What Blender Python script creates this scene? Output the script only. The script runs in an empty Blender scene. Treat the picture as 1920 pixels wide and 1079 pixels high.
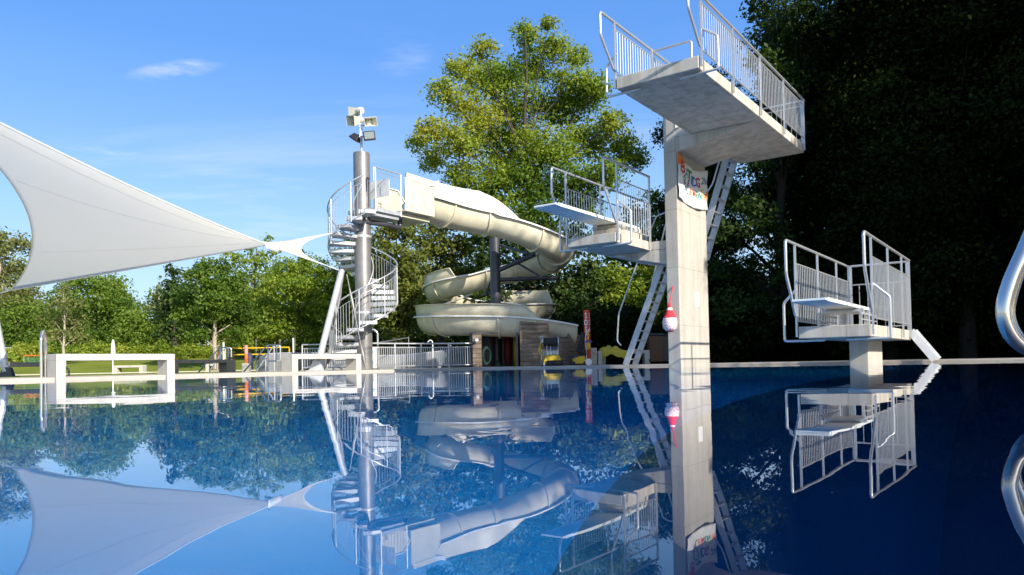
import bpy, math, random
import numpy as np
from mathutils import Vector as V, Matrix
random.seed(7)
sc = bpy.context.scene
COL = sc.collection
PI = math.pi
def R(d): return math.radians(d)

# ------------------------------------------------------------------ camera
FPX, CX, CY, PITCH, ROLL, CAMH = 1390.0, 960.0, 650.0, 0.0240, 0.0194, 0.12
cF = V((0, math.cos(PITCH), math.sin(PITCH)))
_U0 = V((0, -math.sin(PITCH), math.cos(PITCH)))
cR = V((1, 0, 0)) * math.cos(ROLL) - _U0 * math.sin(ROLL)
cU = V((1, 0, 0)) * math.sin(ROLL) + _U0 * math.cos(ROLL)
cam = bpy.data.cameras.new('camera')
camo = bpy.data.objects.new('camera', cam)
COL.objects.link(camo)
m = Matrix((cR, cU, -cF)).transposed().to_4x4()
m.translation = V((0, 0, CAMH))
camo.matrix_world = m
cam.sensor_width = 36
cam.lens = FPX / 1920 * 36
cam.shift_y = (CY - 539.5) / 1920
cam.clip_start = 0.05
cam.clip_end = 2000
sc.camera = camo

def at(px, py, Y):
    """pixel of the photograph + forward distance -> a point of the place"""
    d = cF + cR * ((px - CX) / FPX) + cU * ((CY - py) / FPX)
    return V((0, 0, CAMH)) + d * (Y / d.y)
def gx(px, Y, z=0.05):
    p = at(px, 690, Y); p.z = z
    return p

AZ = 0.63                                    # the pool's long direction, right of forward
u1 = V((math.sin(AZ), math.cos(AZ), 0))
u2 = V((math.cos(AZ), -math.sin(AZ), 0))
O5 = V((1.8865, 12.6675, 0))
O1 = V((4.8087, 12.4268, 0))
S_BACK, T_LEFT, T_RIGHT = 16.95, -13.7, 0.95
DECK = 0.045
def st(s, t, z=0.0): return u1 * s + u2 * t + V((0, 0, z))

# ------------------------------------------------------------------ materials
MATS = {}
def nt(name):
    mt = bpy.data.materials.new(name); mt.use_nodes = True
    n = mt.node_tree.nodes; l = mt.node_tree.links
    MATS[name] = mt
    return mt, n, l, n['Principled BSDF']
def N(n, typ, **kw):
    x = n.new(typ)
    for k, v in kw.items():
        if k in x.inputs: x.inputs[k].default_value = v
        else: setattr(x, k, v)
    return x
def ramp(n, stops):
    r = n.new('ShaderNodeValToRGB')
    e = r.color_ramp.elements
    while len(e) > 1: e.remove(e[-1])
    e[0].position, e[0].color = stops[0][0], (*stops[0][1], 1)
    for p, c in stops[1:]:
        q = e.new(p); q.color = (*c, 1)
    return r
def mul(c, k): return tuple(min(1, x * k) for x in c)

def simple(name, col, rough=0.5, metal=0.0, var=0.12, scale=6.0, bump=0.0, bscale=60, spec=0.5, coat=0):
    mt, n, l, b = nt(name)
    tc = N(n, 'ShaderNodeTexCoord')
    no = N(n, 'ShaderNodeTexNoise', Scale=scale, Detail=6.0, Roughness=0.65)
    l.new(tc.outputs['Object'], no.inputs['Vector'])
    r = ramp(n, [(0.3, mul(col, 1 - var)), (0.7, mul(col, 1 + var))])
    l.new(no.outputs['Fac'], r.inputs['Fac'])
    l.new(r.outputs['Color'], b.inputs['Base Color'])
    b.inputs['Roughness'].default_value = rough
    b.inputs['Metallic'].default_value = metal
    b.inputs['Specular IOR Level'].default_value = spec
    if coat: b.inputs['Coat Weight'].default_value = coat
    if bump:
        n2 = N(n, 'ShaderNodeTexNoise', Scale=bscale, Detail=4.0)
        l.new(tc.outputs['Object'], n2.inputs['Vector'])
        bp = N(n, 'ShaderNodeBump', Strength=bump, Distance=0.01)
        l.new(n2.outputs['Fac'], bp.inputs['Height'])
        l.new(bp.outputs['Normal'], b.inputs['Normal'])
    return mt

def concrete(name, col, seams=None, streak=0.35, pit=0.25, off=(0, 0, 0)):
    """cast concrete: blotches, vertical run-off streaks, pin holes, form-board seams (spacing along object x,y,z)"""
    mt, n, l, b = nt(name)
    tc = N(n, 'ShaderNodeTexCoord')
    big = N(n, 'ShaderNodeTexNoise', Scale=1.6, Detail=8.0, Roughness=0.7)
    l.new(tc.outputs['Object'], big.inputs['Vector'])
    r = ramp(n, [(0.28, mul(col, 0.84)), (0.5, col), (0.75, mul(col, 1.12))])
    l.new(big.outputs['Fac'], r.inputs['Fac'])
    mp = N(n, 'ShaderNodeMapping'); mp.inputs['Scale'].default_value = (6, 6, 0.35)
    l.new(tc.outputs['Object'], mp.inputs['Vector'])
    stx = N(n, 'ShaderNodeTexNoise', Scale=1.0, Detail=5.0, Roughness=0.6)
    l.new(mp.outputs['Vector'], stx.inputs['Vector'])
    sr = ramp(n, [(0.38, mul((0.62, 0.6, 0.56), 1.0)), (0.56, (1, 1, 1))])
    l.new(stx.outputs['Fac'], sr.inputs['Fac'])
    mx = N(n, 'ShaderNodeMixRGB', blend_type='MULTIPLY', Fac=streak)
    l.new(r.outputs['Color'], mx.inputs['Color1']); l.new(sr.outputs['Color'], mx.inputs['Color2'])
    vo = N(n, 'ShaderNodeTexVoronoi', Scale=28.0)
    l.new(tc.outputs['Object'], vo.inputs['Vector'])
    vr = ramp(n, [(0.03, (0.55, 0.53, 0.5)), (0.09, (1, 1, 1))])
    l.new(vo.outputs['Distance'], vr.inputs['Fac'])
    mx2 = N(n, 'ShaderNodeMixRGB', blend_type='MULTIPLY', Fac=pit)
    l.new(mx.outputs['Color'], mx2.inputs['Color1']); l.new(vr.outputs['Color'], mx2.inputs['Color2'])
    out = mx2.outputs['Color']
    if seams:
        sp = N(n, 'ShaderNodeSeparateXYZ')
        l.new(tc.outputs['Object'], sp.inputs['Vector'])
        for ax, (per, o) in seams.items():
            a = N(n, 'ShaderNodeMath', operation='ADD'); a.inputs[1].default_value = o
            l.new(sp.outputs[ax], a.inputs[0])
            w = N(n, 'ShaderNodeMath', operation='PINGPONG'); w.inputs[1].default_value = per / 2
            l.new(a.outputs[0], w.inputs[0])
            rr = ramp(n, [(0.0, (0.45, 0.43, 0.4)), (0.012, (1, 1, 1))])
            l.new(w.outputs[0], rr.inputs['Fac'])
            mm = N(n, 'ShaderNodeMixRGB', blend_type='MULTIPLY', Fac=0.6)
            l.new(out, mm.inputs['Color1']); l.new(rr.outputs['Color'], mm.inputs['Color2'])
            out = mm.outputs['Color']
    l.new(out, b.inputs['Base Color'])
    b.inputs['Roughness'].default_value = 0.88
    b.inputs['Specular IOR Level'].default_value = 0.25
    n2 = N(n, 'ShaderNodeTexNoise', Scale=70.0, Detail=5.0)
    l.new(tc.outputs['Object'], n2.inputs['Vector'])
    bp = N(n, 'ShaderNodeBump', Strength=0.35, Distance=0.004)
    l.new(n2.outputs['Fac'], bp.inputs['Height']); l.new(bp.outputs['Normal'], b.inputs['Normal'])
    return mt

concrete('concrete', (0.48, 0.445, 0.385), {'Z': (1.22, 0.35)}, 0.35, 0.3)
concrete('slab_concrete', (0.56, 0.515, 0.44), {'X': (1.1, 0.35), 'Y': (1.25, 0.1)}, 0.6, 0.35)
concrete('bench_concrete', (0.50, 0.465, 0.40), None, 0.25)
concrete('dark_concrete', (0.24, 0.22, 0.20), None, 0.3)
concrete('deck_concrete', (0.44, 0.385, 0.32), None, 0.1)
simple('stainless', (0.60, 0.60, 0.60), 0.32, 0.6, 0.06)
simple('chrome', (0.66, 0.62, 0.58), 0.16, 0.9, 0.02)
simple('galvanised', (0.52, 0.53, 0.54), 0.45, 0.4, 0.16, 9, 0.1)
simple('pillar_steel', (0.22, 0.21, 0.20), 0.45, 0.4, 0.25, 1.8)
simple('dark_steel', (0.075, 0.077, 0.088), 0.4, 0.35, 0.15)
simple('grey_steel', (0.25, 0.26, 0.28), 0.38, 0.6, 0.15, 2)
simple('blue_steel', (0.13, 0.17, 0.24), 0.35, 0.5, 0.15, 2)
simple('sail_seam', (0.74, 0.74, 0.70), 0.8)
simple('board', (0.74, 0.78, 0.76), 0.55, 0.0, 0.08, 5)
simple('cream', (0.68, 0.62, 0.45), 0.26, 0.0, 0.13, 2.2, coat=0.3)
simple('white_plastic', (0.78, 0.78, 0.76), 0.4)
simple('horn', (0.60, 0.58, 0.48), 0.5, 0, 0.1)
simple('black_plastic', (0.012, 0.012, 0.014), 0.45)
simple('black_rubber', (0.02, 0.02, 0.02), 0.7)
simple('lens', (0.25, 0.28, 0.28), 0.1, 0.0, 0.1)
simple('yellow', (0.62, 0.40, 0.01), 0.42, 0, 0.12)
simple('yellow_tarp', (0.52, 0.40, 0.012), 0.5, 0, 0.15, 4, 0.4, 9)
simple('net_yellow', (0.85, 0.48, 0.01), 0.5)
simple('red', (0.62, 0.055, 0.02), 0.4, 0, 0.12)
simple('net_red', (0.70, 0.03, 0.05), 0.8, 0, 0.1)
simple('orange', (0.85, 0.16, 0.02), 0.45)
simple('pink', (0.85, 0.28, 0.24), 0.45)
simple('blue', (0.03, 0.08, 0.32), 0.5)
simple('sky_blue', (0.06, 0.38, 0.75), 0.5)
simple('navy', (0.02, 0.025, 0.07), 0.6)
simple('brown', (0.16, 0.065, 0.03), 0.6)
simple('bin_brown', (0.10, 0.045, 0.02), 0.5)
simple('green_net', (0.12, 0.38, 0.20), 0.6)
simple('white_paint', (0.80, 0.80, 0.78), 0.45)
simple('jerry', (0.50, 0.53, 0.50), 0.35)
simple('path_paving', (0.48, 0.44, 0.36), 0.85)
simple('p_red', (0.62, 0.03, 0.03), 0.7); simple('p_green', (0.03, 0.25, 0.06), 0.7)
simple('p_orange', (0.8, 0.22, 0.03), 0.7); simple('p_blue', (0.04, 0.16, 0.55), 0.7)
simple('p_teal', (0.02, 0.30, 0.30), 0.7); simple('p_purple', (0.12, 0.03, 0.25), 0.7)
simple('dark_red', (0.16, 0.012, 0.01), 0.6); simple('hose_green', (0.02, 0.07, 0.05), 0.6); simple('p_yellow', (0.85, 0.62, 0.04), 0.7); simple('p_lilac', (0.35, 0.35, 0.72), 0.7)
simple('bark', (0.055, 0.042, 0.032), 0.9, 0, 0.35, 12, 0.6, 25)
simple('dark_bark', (0.022, 0.017, 0.013), 0.95, 0, 0.35, 12, 0.6, 25)
simple('pale_bark', (0.36, 0.31, 0.24), 0.9, 0, 0.3, 12, 0.5, 25)

def wood_wall():
    mt, n, l, b = nt('weathered_boards')
    tc = N(n, 'ShaderNodeTexCoord')
    mp = N(n, 'ShaderNodeMapping'); mp.inputs['Scale'].default_value = (1.3, 1.3, 8.5)
    l.new(tc.outputs['Object'], mp.inputs['Vector'])
    no = N(n, 'ShaderNodeTexNoise', Scale=2.0, Detail=7.0, Roughness=0.7)
    l.new(mp.outputs['Vector'], no.inputs['Vector'])
    r = ramp(n, [(0.25, (0.06, 0.045, 0.035)), (0.5, (0.20, 0.145, 0.10)), (0.62, (0.26, 0.21, 0.17)), (0.8, (0.33, 0.20, 0.10))])
    l.new(no.outputs['Fac'], r.inputs['Fac'])
    sp = N(n, 'ShaderNodeSeparateXYZ'); l.new(tc.outputs['Object'], sp.inputs['Vector'])
    w = N(n, 'ShaderNodeMath', operation='PINGPONG'); w.inputs[1].default_value = 0.075
    l.new(sp.outputs['Z'], w.inputs[0])
    rr = ramp(n, [(0.0, (0.12, 0.1, 0.09)), (0.011, (1, 1, 1))])
    l.new(w.outputs[0], rr.inputs['Fac'])
    mm = N(n, 'ShaderNodeMixRGB', blend_type='MULTIPLY', Fac=0.9)
    l.new(r.outputs['Color'], mm.inputs['Color1']); l.new(rr.outputs['Color'], mm.inputs['Color2'])
    l.new(mm.outputs['Color'], b.inputs['Base Color'])
    b.inputs['Roughness'].default_value = 0.85
    bp = N(n, 'ShaderNodeBump', Strength=0.5, Distance=0.02)
    l.new(rr.outputs['Color'], bp.inputs['Height']); l.new(bp.outputs['Normal'], b.inputs['Normal'])
wood_wall()

def net_mat():
    """white ball seen through a red-and-white knotted net: diamond mesh"""
    mt, n, l, b = nt('netted_ball')
    tc = N(n, 'ShaderNodeTexCoord')
    outs = []
    for sgn in (1, -1):
        sp = N(n, 'ShaderNodeSeparateXYZ'); l.new(tc.outputs['Object'], sp.inputs['Vector'])
        a = N(n, 'ShaderNodeMath', operation='MULTIPLY_ADD'); a.inputs[1].default_value = sgn
        l.new(sp.outputs['X'], a.inputs[0]); l.new(sp.outputs['Z'], a.inputs[2])
        a2 = N(n, 'ShaderNodeMath', operation='ADD'); l.new(a.outputs[0], a2.inputs[0])
        l.new(sp.outputs['Y'], a2.inputs[1])
        w = N(n, 'ShaderNodeMath', operation='PINGPONG'); w.inputs[1].default_value = 0.03
        l.new(a2.outputs[0], w.inputs[0]); outs.append(w)
    mn = N(n, 'ShaderNodeMath', operation='MINIMUM')
    l.new(outs[0].outputs[0], mn.inputs[0]); l.new(outs[1].outputs[0], mn.inputs[1])
    r = ramp(n, [(0.004, (0.75, 0.28, 0.30)), (0.009, (0.80, 0.77, 0.77))])
    l.new(mn.outputs[0], r.inputs['Fac'])
    l.new(r.outputs['Color'], b.inputs['Base Color']); b.inputs['Roughness'].default_value = 0.6
net_mat()

def sail_mat():
    mt, n, l, b = nt('sail_fabric')
    out = n['Material Output']; n.remove(b)
    tc = N(n, 'ShaderNodeTexCoord')
    no = N(n, 'ShaderNodeTexNoise', Scale=0.5, Detail=5.0)
    l.new(tc.outputs['Object'], no.inputs['Vector'])
    r = ramp(n, [(0.3, (0.78, 0.79, 0.76)), (0.7, (0.84, 0.845, 0.815))])
    l.new(no.outputs['Fac'], r.inputs['Fac'])
    d = N(n, 'ShaderNodeBsdfDiffuse'); t = N(n, 'ShaderNodeBsdfTranslucent')
    l.new(r.outputs['Color'], d.inputs['Color']); t.inputs['Color'].default_value = (0.98, 0.955, 0.88, 1)
    mx = N(n, 'ShaderNodeMixShader', Fac=0.68)
    l.new(d.outputs[0], mx.inputs[1]); l.new(t.outputs[0], mx.inputs[2])
    l.new(mx.outputs[0], out.inputs['Surface'])
    # rows of the woven panels: very faint seams
sail_mat()

def leaf_mat(name, dark, mid, light, trans=0.35, spec=0.25):
    mt, n, l, b = nt(name)
    out = n['Material Output']; n.remove(b)
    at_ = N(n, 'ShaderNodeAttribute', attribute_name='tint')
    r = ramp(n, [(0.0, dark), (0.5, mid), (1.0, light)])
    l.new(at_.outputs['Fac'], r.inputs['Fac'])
    d = N(n, 'ShaderNodeBsdfPrincipled'); d.inputs['Roughness'].default_value = 0.55
    d.inputs['Specular IOR Level'].default_value = spec
    t = N(n, 'ShaderNodeBsdfTranslucent')
    l.new(r.outputs['Color'], d.inputs['Base Color'])
    g = N(n, 'ShaderNodeMixRGB', blend_type='MULTIPLY', Fac=1.0); g.inputs['Color2'].default_value = (1.5, 1.35, 0.5, 1)
    l.new(r.outputs['Color'], g.inputs['Color1']); l.new(g.outputs['Color'], t.inputs['Color'])
    mx = N(n, 'ShaderNodeMixShader', Fac=trans)
    l.new(d.outputs[0], mx.inputs[1]); l.new(t.outputs[0], mx.inputs[2])
    l.new(mx.outputs[0], out.inputs['Surface'])
leaf_mat('leaf_lime', (0.075, 0.145, 0.015), (0.20, 0.29, 0.03), (0.36, 0.385, 0.06), 0.45)
leaf_mat('leaf_green', (0.055, 0.11, 0.015), (0.14, 0.225, 0.028), (0.23, 0.295, 0.042), 0.42)
leaf_mat('leaf_edge', (0.018, 0.04, 0.008), (0.045, 0.085, 0.013), (0.12, 0.17, 0.026), 0.35)
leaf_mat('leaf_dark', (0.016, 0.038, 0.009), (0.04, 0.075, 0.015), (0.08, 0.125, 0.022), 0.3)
leaf_mat('leaf_yew', (0.06, 0.085, 0.014), (0.13, 0.155, 0.026), (0.21, 0.22, 0.04), 0.3)
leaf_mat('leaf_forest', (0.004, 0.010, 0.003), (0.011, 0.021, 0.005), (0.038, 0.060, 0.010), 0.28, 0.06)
leaf_mat('leaf_pale', (0.09, 0.12, 0.03), (0.18, 0.205, 0.06), (0.29, 0.28, 0.12), 0.4)

def grass_mat():
    mt, n, l, b = nt('lawn_grass')
    tc = N(n, 'ShaderNodeTexCoord')
    a = N(n, 'ShaderNodeTexNoise', Scale=0.25, Detail=6.0)
    f = N(n, 'ShaderNodeTexNoise', Scale=6.0, Detail=6.0, Roughness=0.8)
    l.new(tc.outputs['Object'], a.inputs['Vector']); l.new(tc.outputs['Object'], f.inputs['Vector'])
    r = ramp(n, [(0.3, (0.155, 0.195, 0.022)), (0.7, (0.24, 0.265, 0.042))])
    l.new(a.outputs['Fac'], r.inputs['Fac'])
    r2 = ramp(n, [(0.3, (0.7, 0.72, 0.6)), (0.7, (1.15, 1.12, 1.05))])
    l.new(f.outputs['Fac'], r2.inputs['Fac'])
    mm = N(n, 'ShaderNodeMixRGB', blend_type='MULTIPLY', Fac=1.0)
    l.new(r.outputs['Color'], mm.inputs['Color1']); l.new(r2.outputs['Color'], mm.inputs['Color2'])
    l.new(mm.outputs['Color'], b.inputs['Base Color']); b.inputs['Roughness'].default_value = 0.9
    b.inputs['Specular IOR Level'].default_value = 0.1
    bp = N(n, 'ShaderNodeBump', Strength=0.8, Distance=0.06)
    l.new(f.outputs['Fac'], bp.inputs['Height']); l.new(bp.outputs['Normal'], b.inputs['Normal'])
grass_mat()

def water_mat():
    mt, n, l, b = nt('water')
    out = n['Material Output']; n.remove(b)
    tc = N(n, 'ShaderNodeTexCoord')
    h = None
    for sc_, amp, det in ((0.9, 1.0, 1.0), (3.2, 0.30, 1.0), (11.0, 0.035, 1.0)):
        x = N(n, 'ShaderNodeTexNoise', Scale=sc_, Detail=det, Roughness=0.4)
        l.new(tc.outputs['Object'], x.inputs['Vector'])
        ml = N(n, 'ShaderNodeMath', operation='MULTIPLY'); ml.inputs[1].default_value = amp
        l.new(x.outputs['Fac'], ml.inputs[0])
        if h is None: h = ml
        else:
            ad = N(n, 'ShaderNodeMath', operation='ADD')
            l.new(h.outputs[0], ad.inputs[0]); l.new(ml.outputs[0], ad.inputs[1]); h = ad
    bp = N(n, 'ShaderNodeBump', Strength=1.0, Distance=WAVE)
    l.new(h.outputs[0], bp.inputs['Height'])
    fr = N(n, 'ShaderNodeFresnel', IOR=1.333); l.new(bp.outputs['Normal'], fr.inputs['Normal'])
    g = N(n, 'ShaderNodeBsdfGlossy', Roughness=0.0); g.inputs['Color'].default_value = (0.97, 0.98, 1, 1)
    l.new(bp.outputs['Normal'], g.inputs['Normal'])
    t = N(n, 'ShaderNodeBsdfRefraction', Roughness=0.0, IOR=1.333); t.inputs['Color'].default_value = (0.75, 0.93, 1.0, 1)
    l.new(bp.outputs['Normal'], t.inputs['Normal'])
    mx = N(n, 'ShaderNodeMixShader'); l.new(fr.outputs[0], mx.inputs[0])
    l.new(t.outputs[0], mx.inputs[1]); l.new(g.outputs[0], mx.inputs[2])
    l.new(mx.outputs[0], out.inputs['Surface'])
WAVE = 0.0021
water_mat()
simple('lit_pool_blue', (0.004, 0.41, 0.82), 0.8, 0, 0.08, 0.5)
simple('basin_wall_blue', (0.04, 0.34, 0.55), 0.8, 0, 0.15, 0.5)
simple('half_shade_blue', (0.01, 0.25, 0.53), 0.8, 0, 0.15, 0.5)
simple('shaded_pool_blue', (0.005, 0.085, 0.20), 0.8, 0, 0.15, 0.5)  # floor blues paint the sunlit left fading into shade on the right

# ------------------------------------------------------------------ mesh helpers
FR = {}                                      # object -> world matrix of the thing's frame
class MB:
    def __init__(s): s.v = []; s.f = []
    def add(s, vs, fs):
        o = len(s.v); s.v += [V(x) for x in vs]; s.f += [tuple(i + o for i in f) for f in fs]
    def box(s, c, d, ax=None):
        c = V(c); X, Y, Z = ax if ax else (V((1, 0, 0)), V((0, 1, 0)), V((0, 0, 1)))
        vs = [c + X * (d[0] / 2 * i) + Y * (d[1] / 2 * j) + Z * (d[2] / 2 * k) for k in (-1, 1) for j in (-1, 1) for i in (-1, 1)]
        s.add(vs, [(0, 2, 3, 1), (4, 5, 7, 6), (0, 1, 5, 4), (2, 6, 7, 3), (0, 4, 6, 2), (1, 3, 7, 5)])
    def bb(s, x0, x1, y0, y1, z0, z1): s.box(((x0 + x1) / 2, (y0 + y1) / 2, (z0 + z1) / 2), (x1 - x0, y1 - y0, z1 - z0))
    def beam(s, p, q, w, h, side=None):
        p, q = V(p), V(q); d = (q - p); L = d.length; d.normalize()
        sd = V(side) if side is not None else d.cross(V((0, 0, 1)))
        if sd.length < 1e-4: sd = V((1, 0, 0))
        sd = (sd - d * sd.dot(d)).normalized(); up = sd.cross(d)
        s.box((p + q) / 2, (w, L, h), (sd, d, up))
    def tube(s, pts, r, n=10, caps=True, closed=False, rad=0.0):
        P = [V(p) for p in pts]
        if rad > 0 and len(P) > 2: P = fillet(P, rad)
        rs = r if isinstance(r, (list, tuple)) else [r] * len(P)
        K = len(P); o = len(s.v); up = None
        for i in range(K):
            if closed: t = P[(i + 1) % K] - P[i - 1]
            else: t = P[min(i + 1, K - 1)] - P[max(i - 1, 0)]
            t.normalize()
            if up is None:
                up = V((0, 0, 1)) if abs(t.z) < 0.9 else V((1, 0, 0))
            up = (up - t * up.dot(t)).normalized(); sd = t.cross(up)
            for k in range(n):
                a = 2 * PI * k / n
                s.v.append(P[i] + (up * math.cos(a) + sd * math.sin(a)) * rs[i])
        for i in range(K if closed else K - 1):
            j = (i + 1) % K
            for k in range(n):
                k2 = (k + 1) % n
                s.f.append((o + i * n + k, o + i * n + k2, o + j * n + k2, o + j * n + k))
        if caps and not closed:
            s.f.append(tuple(o + k for k in range(n - 1, -1, -1)))
            s.f.append(tuple(o + (K - 1) * n + k for k in range(n)))
    def lathe(s, prof, c, n=24, ax=None, caps=True):
        c = V(c); X, Y, Z = ax if ax else (V((1, 0, 0)), V((0, 1, 0)), V((0, 0, 1)))
        o = len(s.v)
        for r, z in prof:
            for k in range(n):
                a = 2 * PI * k / n
                s.v.append(c + X * (r * math.cos(a)) + Y * (r * math.sin(a)) + Z * z)
        for i in range(len(prof) - 1):
            for k in range(n):
                k2 = (k + 1) % n
                s.f.append((o + i * n + k, o + i * n + k2, o + (i + 1) * n + k2, o + (i + 1) * n + k))
        if caps:
            s.f.append(tuple(o + k for k in range(n - 1, -1, -1)))
            s.f.append(tuple(o + (len(prof) - 1) * n + k for k in range(n)))
    def prism(s, poly, ext):
        """closed polygon (3-D points) extruded by vector ext"""
        n = len(poly); e = V(ext)
        s.add([V(p) for p in poly] + [V(p) + e for p in poly],
              [tuple(range(n - 1, -1, -1)), tuple(range(n, 2 * n))] + [(i, (i + 1) % n, n + (i + 1) % n, n + i) for i in range(n)])
    def grid(s, rows, thick=None):
        nr, nc = len(rows), len(rows[0]); o = len(s.v)
        for r in rows: s.v += [V(p) for p in r]
        for i in range(nr - 1):
            for j in range(nc - 1):
                s.f.append((o + i * nc + j, o + i * nc + j + 1, o + (i + 1) * nc + j + 1, o + (i + 1) * nc + j))
    def build(s, name, mat, parent=None, loc=None, smooth=True, bevel=0, solid=0, local=False):
        if parent is not None:
            M = FR[parent]
        else:
            M = Matrix.Translation(V(loc)) if loc is not None else Matrix.Identity(4)
        inv = M.inverted()
        vs = s.v if local else [inv @ p for p in s.v]
        me = bpy.data.meshes.new(name); me.from_pydata([tuple(x) for x in vs], [], s.f); me.validate(); me.update()
        import bmesh
        bm = bmesh.new(); bm.from_mesh(me); bmesh.ops.recalc_face_normals(bm, faces=bm.faces); bm.to_mesh(me); bm.free()
        me.materials.append(MATS[mat] if isinstance(mat, str) else mat)
        if smooth:
            me.shade_smooth(); me.set_sharp_from_angle(angle=R(38))
        o = bpy.data.objects.new(name, me); COL.objects.link(o)
        if parent is not None: o.parent = parent
        else: o.matrix_world = M
        FR[o] = M
        if solid:
            md = o.modifiers.new('thickness', 'SOLIDIFY'); md.thickness = solid; md.offset = 0
        if bevel:
            md = o.modifiers.new('edges', 'BEVEL'); md.width = bevel; md.segments = 2; md.limit_method = 'ANGLE'; md.angle_limit = R(50)
        return o
def fillet(P, r, n=5):
    out = [P[0]]
    for i in range(1, len(P) - 1):
        a, b, c = P[i - 1], P[i], P[i + 1]
        d1, d2 = (a - b), (c - b); l1, l2 = d1.length, d2.length
        k = min(r, l1 * 0.45, l2 * 0.45)
        p, q = b + d1.normalized() * k, b + d2.normalized() * k
        for j in range(n + 1):
            t = j / n
            out.append(p * (1 - t) ** 2 + b * (2 * t * (1 - t)) + q * t * t)
    out.append(P[-1]); return out
def thing(name, label, cat, loc, rotz=0, group=None):
    o = bpy.data.objects.new(name, None); COL.objects.link(o)
    o.empty_display_size = 0.2
    M = Matrix.Translation(V(loc)) @ Matrix.Rotation(rotz, 4, 'Z')
    o.matrix_world = M; FR[o] = M
    o['label'] = label; o['category'] = cat
    if group: o['group'] = group
    return o
def tag(o, label, cat, group=None):
    o['label'] = label; o['category'] = cat
    if group: o['group'] = group
    return o
def struct(o): o['kind'] = 'structure'; return o
def stuff(o, label, cat): o['kind'] = 'stuff'; o['label'] = label; o['category'] = cat; return o
def dup(root, loc=None, label=None, group=None, scale=None, rotz=None):
    r = root.copy(); COL.objects.link(r)
    if loc is not None: r.location = loc
    if scale is not None: r.scale = scale
    if rotz is not None: r.rotation_euler[2] = rotz
    if label: r['label'] = label
    if group: r['group'] = group
    for ch in list(root.children):
        c = ch.copy(); COL.objects.link(c); c.parent = r
        for g in ch.children:
            d = g.copy(); COL.objects.link(d); d.parent = c
    return r
def text_mesh(txt, size, extr=0.002):
    cu = bpy.data.curves.new('lettering', 'FONT'); cu.body = txt; cu.size = size; cu.extrude = extr
    cu.align_x = 'CENTER'; cu.align_y = 'CENTER'; cu.offset = size * 0.02
    o = bpy.data.objects.new('lettering', cu); COL.objects.link(o)
    dg = bpy.context.evaluated_depsgraph_get()
    me = bpy.data.meshes.new_from_object(o.evaluated_get(dg))
    vs = [v.co.copy() for v in me.vertices]; fs = [tuple(p.vertices) for p in me.polygons]
    bpy.data.objects.remove(o); bpy.data.curves.remove(cu); bpy.data.meshes.remove(me)
    return vs, fs
def put_text(mb, txt, size, c, X, Y, extr=0.002, sq=1.0):
    vs, fs = text_mesh(txt, size, extr)
    for p in vs: p.x *= sq; c, X, Y = V(c), V(X).normalized(), V(Y).normalized(); Z = X.cross(Y)
    mb.add([c + X * p.x + Y * p.y + Z * p.z for p in vs], fs)

# ------------------------------------------------------------------ world and light
SUN_AZ, SUN_EL = R(141), R(28.5)            # clockwise from +Y
w = bpy.data.worlds.new('World'); sc.world = w; w.use_nodes = True
n, l = w.node_tree.nodes, w.node_tree.links
bg = n['Background']
sky = N(n, 'ShaderNodeTexSky', sky_type='NISHITA', sun_disc=False)
sky.sun_elevation = SUN_EL; sky.sun_rotation = SUN_AZ
sky.air_density = 1.0; sky.dust_density = 1.2; sky.ozone_density = 4.0; sky.altitude = 400
# thin cirrus high over the trees
tc = N(n, 'ShaderNodeTexCoord')
sep = N(n, 'ShaderNodeSeparateXYZ'); l.new(tc.outputs['Generated'], sep.inputs[0])
zz = N(n, 'ShaderNodeMath', operation='ADD'); zz.inputs[1].default_value = 0.06; l.new(sep.outputs['Z'], zz.inputs[0])
cb = N(n, 'ShaderNodeCombineXYZ')
for k in ('X', 'Y'):
    dv = N(n, 'ShaderNodeMath', operation='DIVIDE'); l.new(sep.outputs[k], dv.inputs[0]); l.new(zz.outputs[0], dv.inputs[1])
    l.new(dv.outputs[0], cb.inputs[k])
mp = N(n, 'ShaderNodeMapping'); mp.inputs['Rotation'].default_value = (0, 0, R(-28)); mp.inputs['Scale'].default_value = (0.28, 0.85, 1)
l.new(cb.outputs[0], mp.inputs['Vector'])
no = N(n, 'ShaderNodeTexNoise', Scale=1.5, Detail=9.0, Roughness=0.62); no.inputs['Distortion'].default_value = 0.5
l.new(mp.outputs[0], no.inputs['Vector'])
cr = ramp(n, [(0.53, (0, 0, 0)), (0.80, (0.75, 0.75, 0.75))]); l.new(no.outputs['Fac'], cr.inputs['Fac'])
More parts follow.
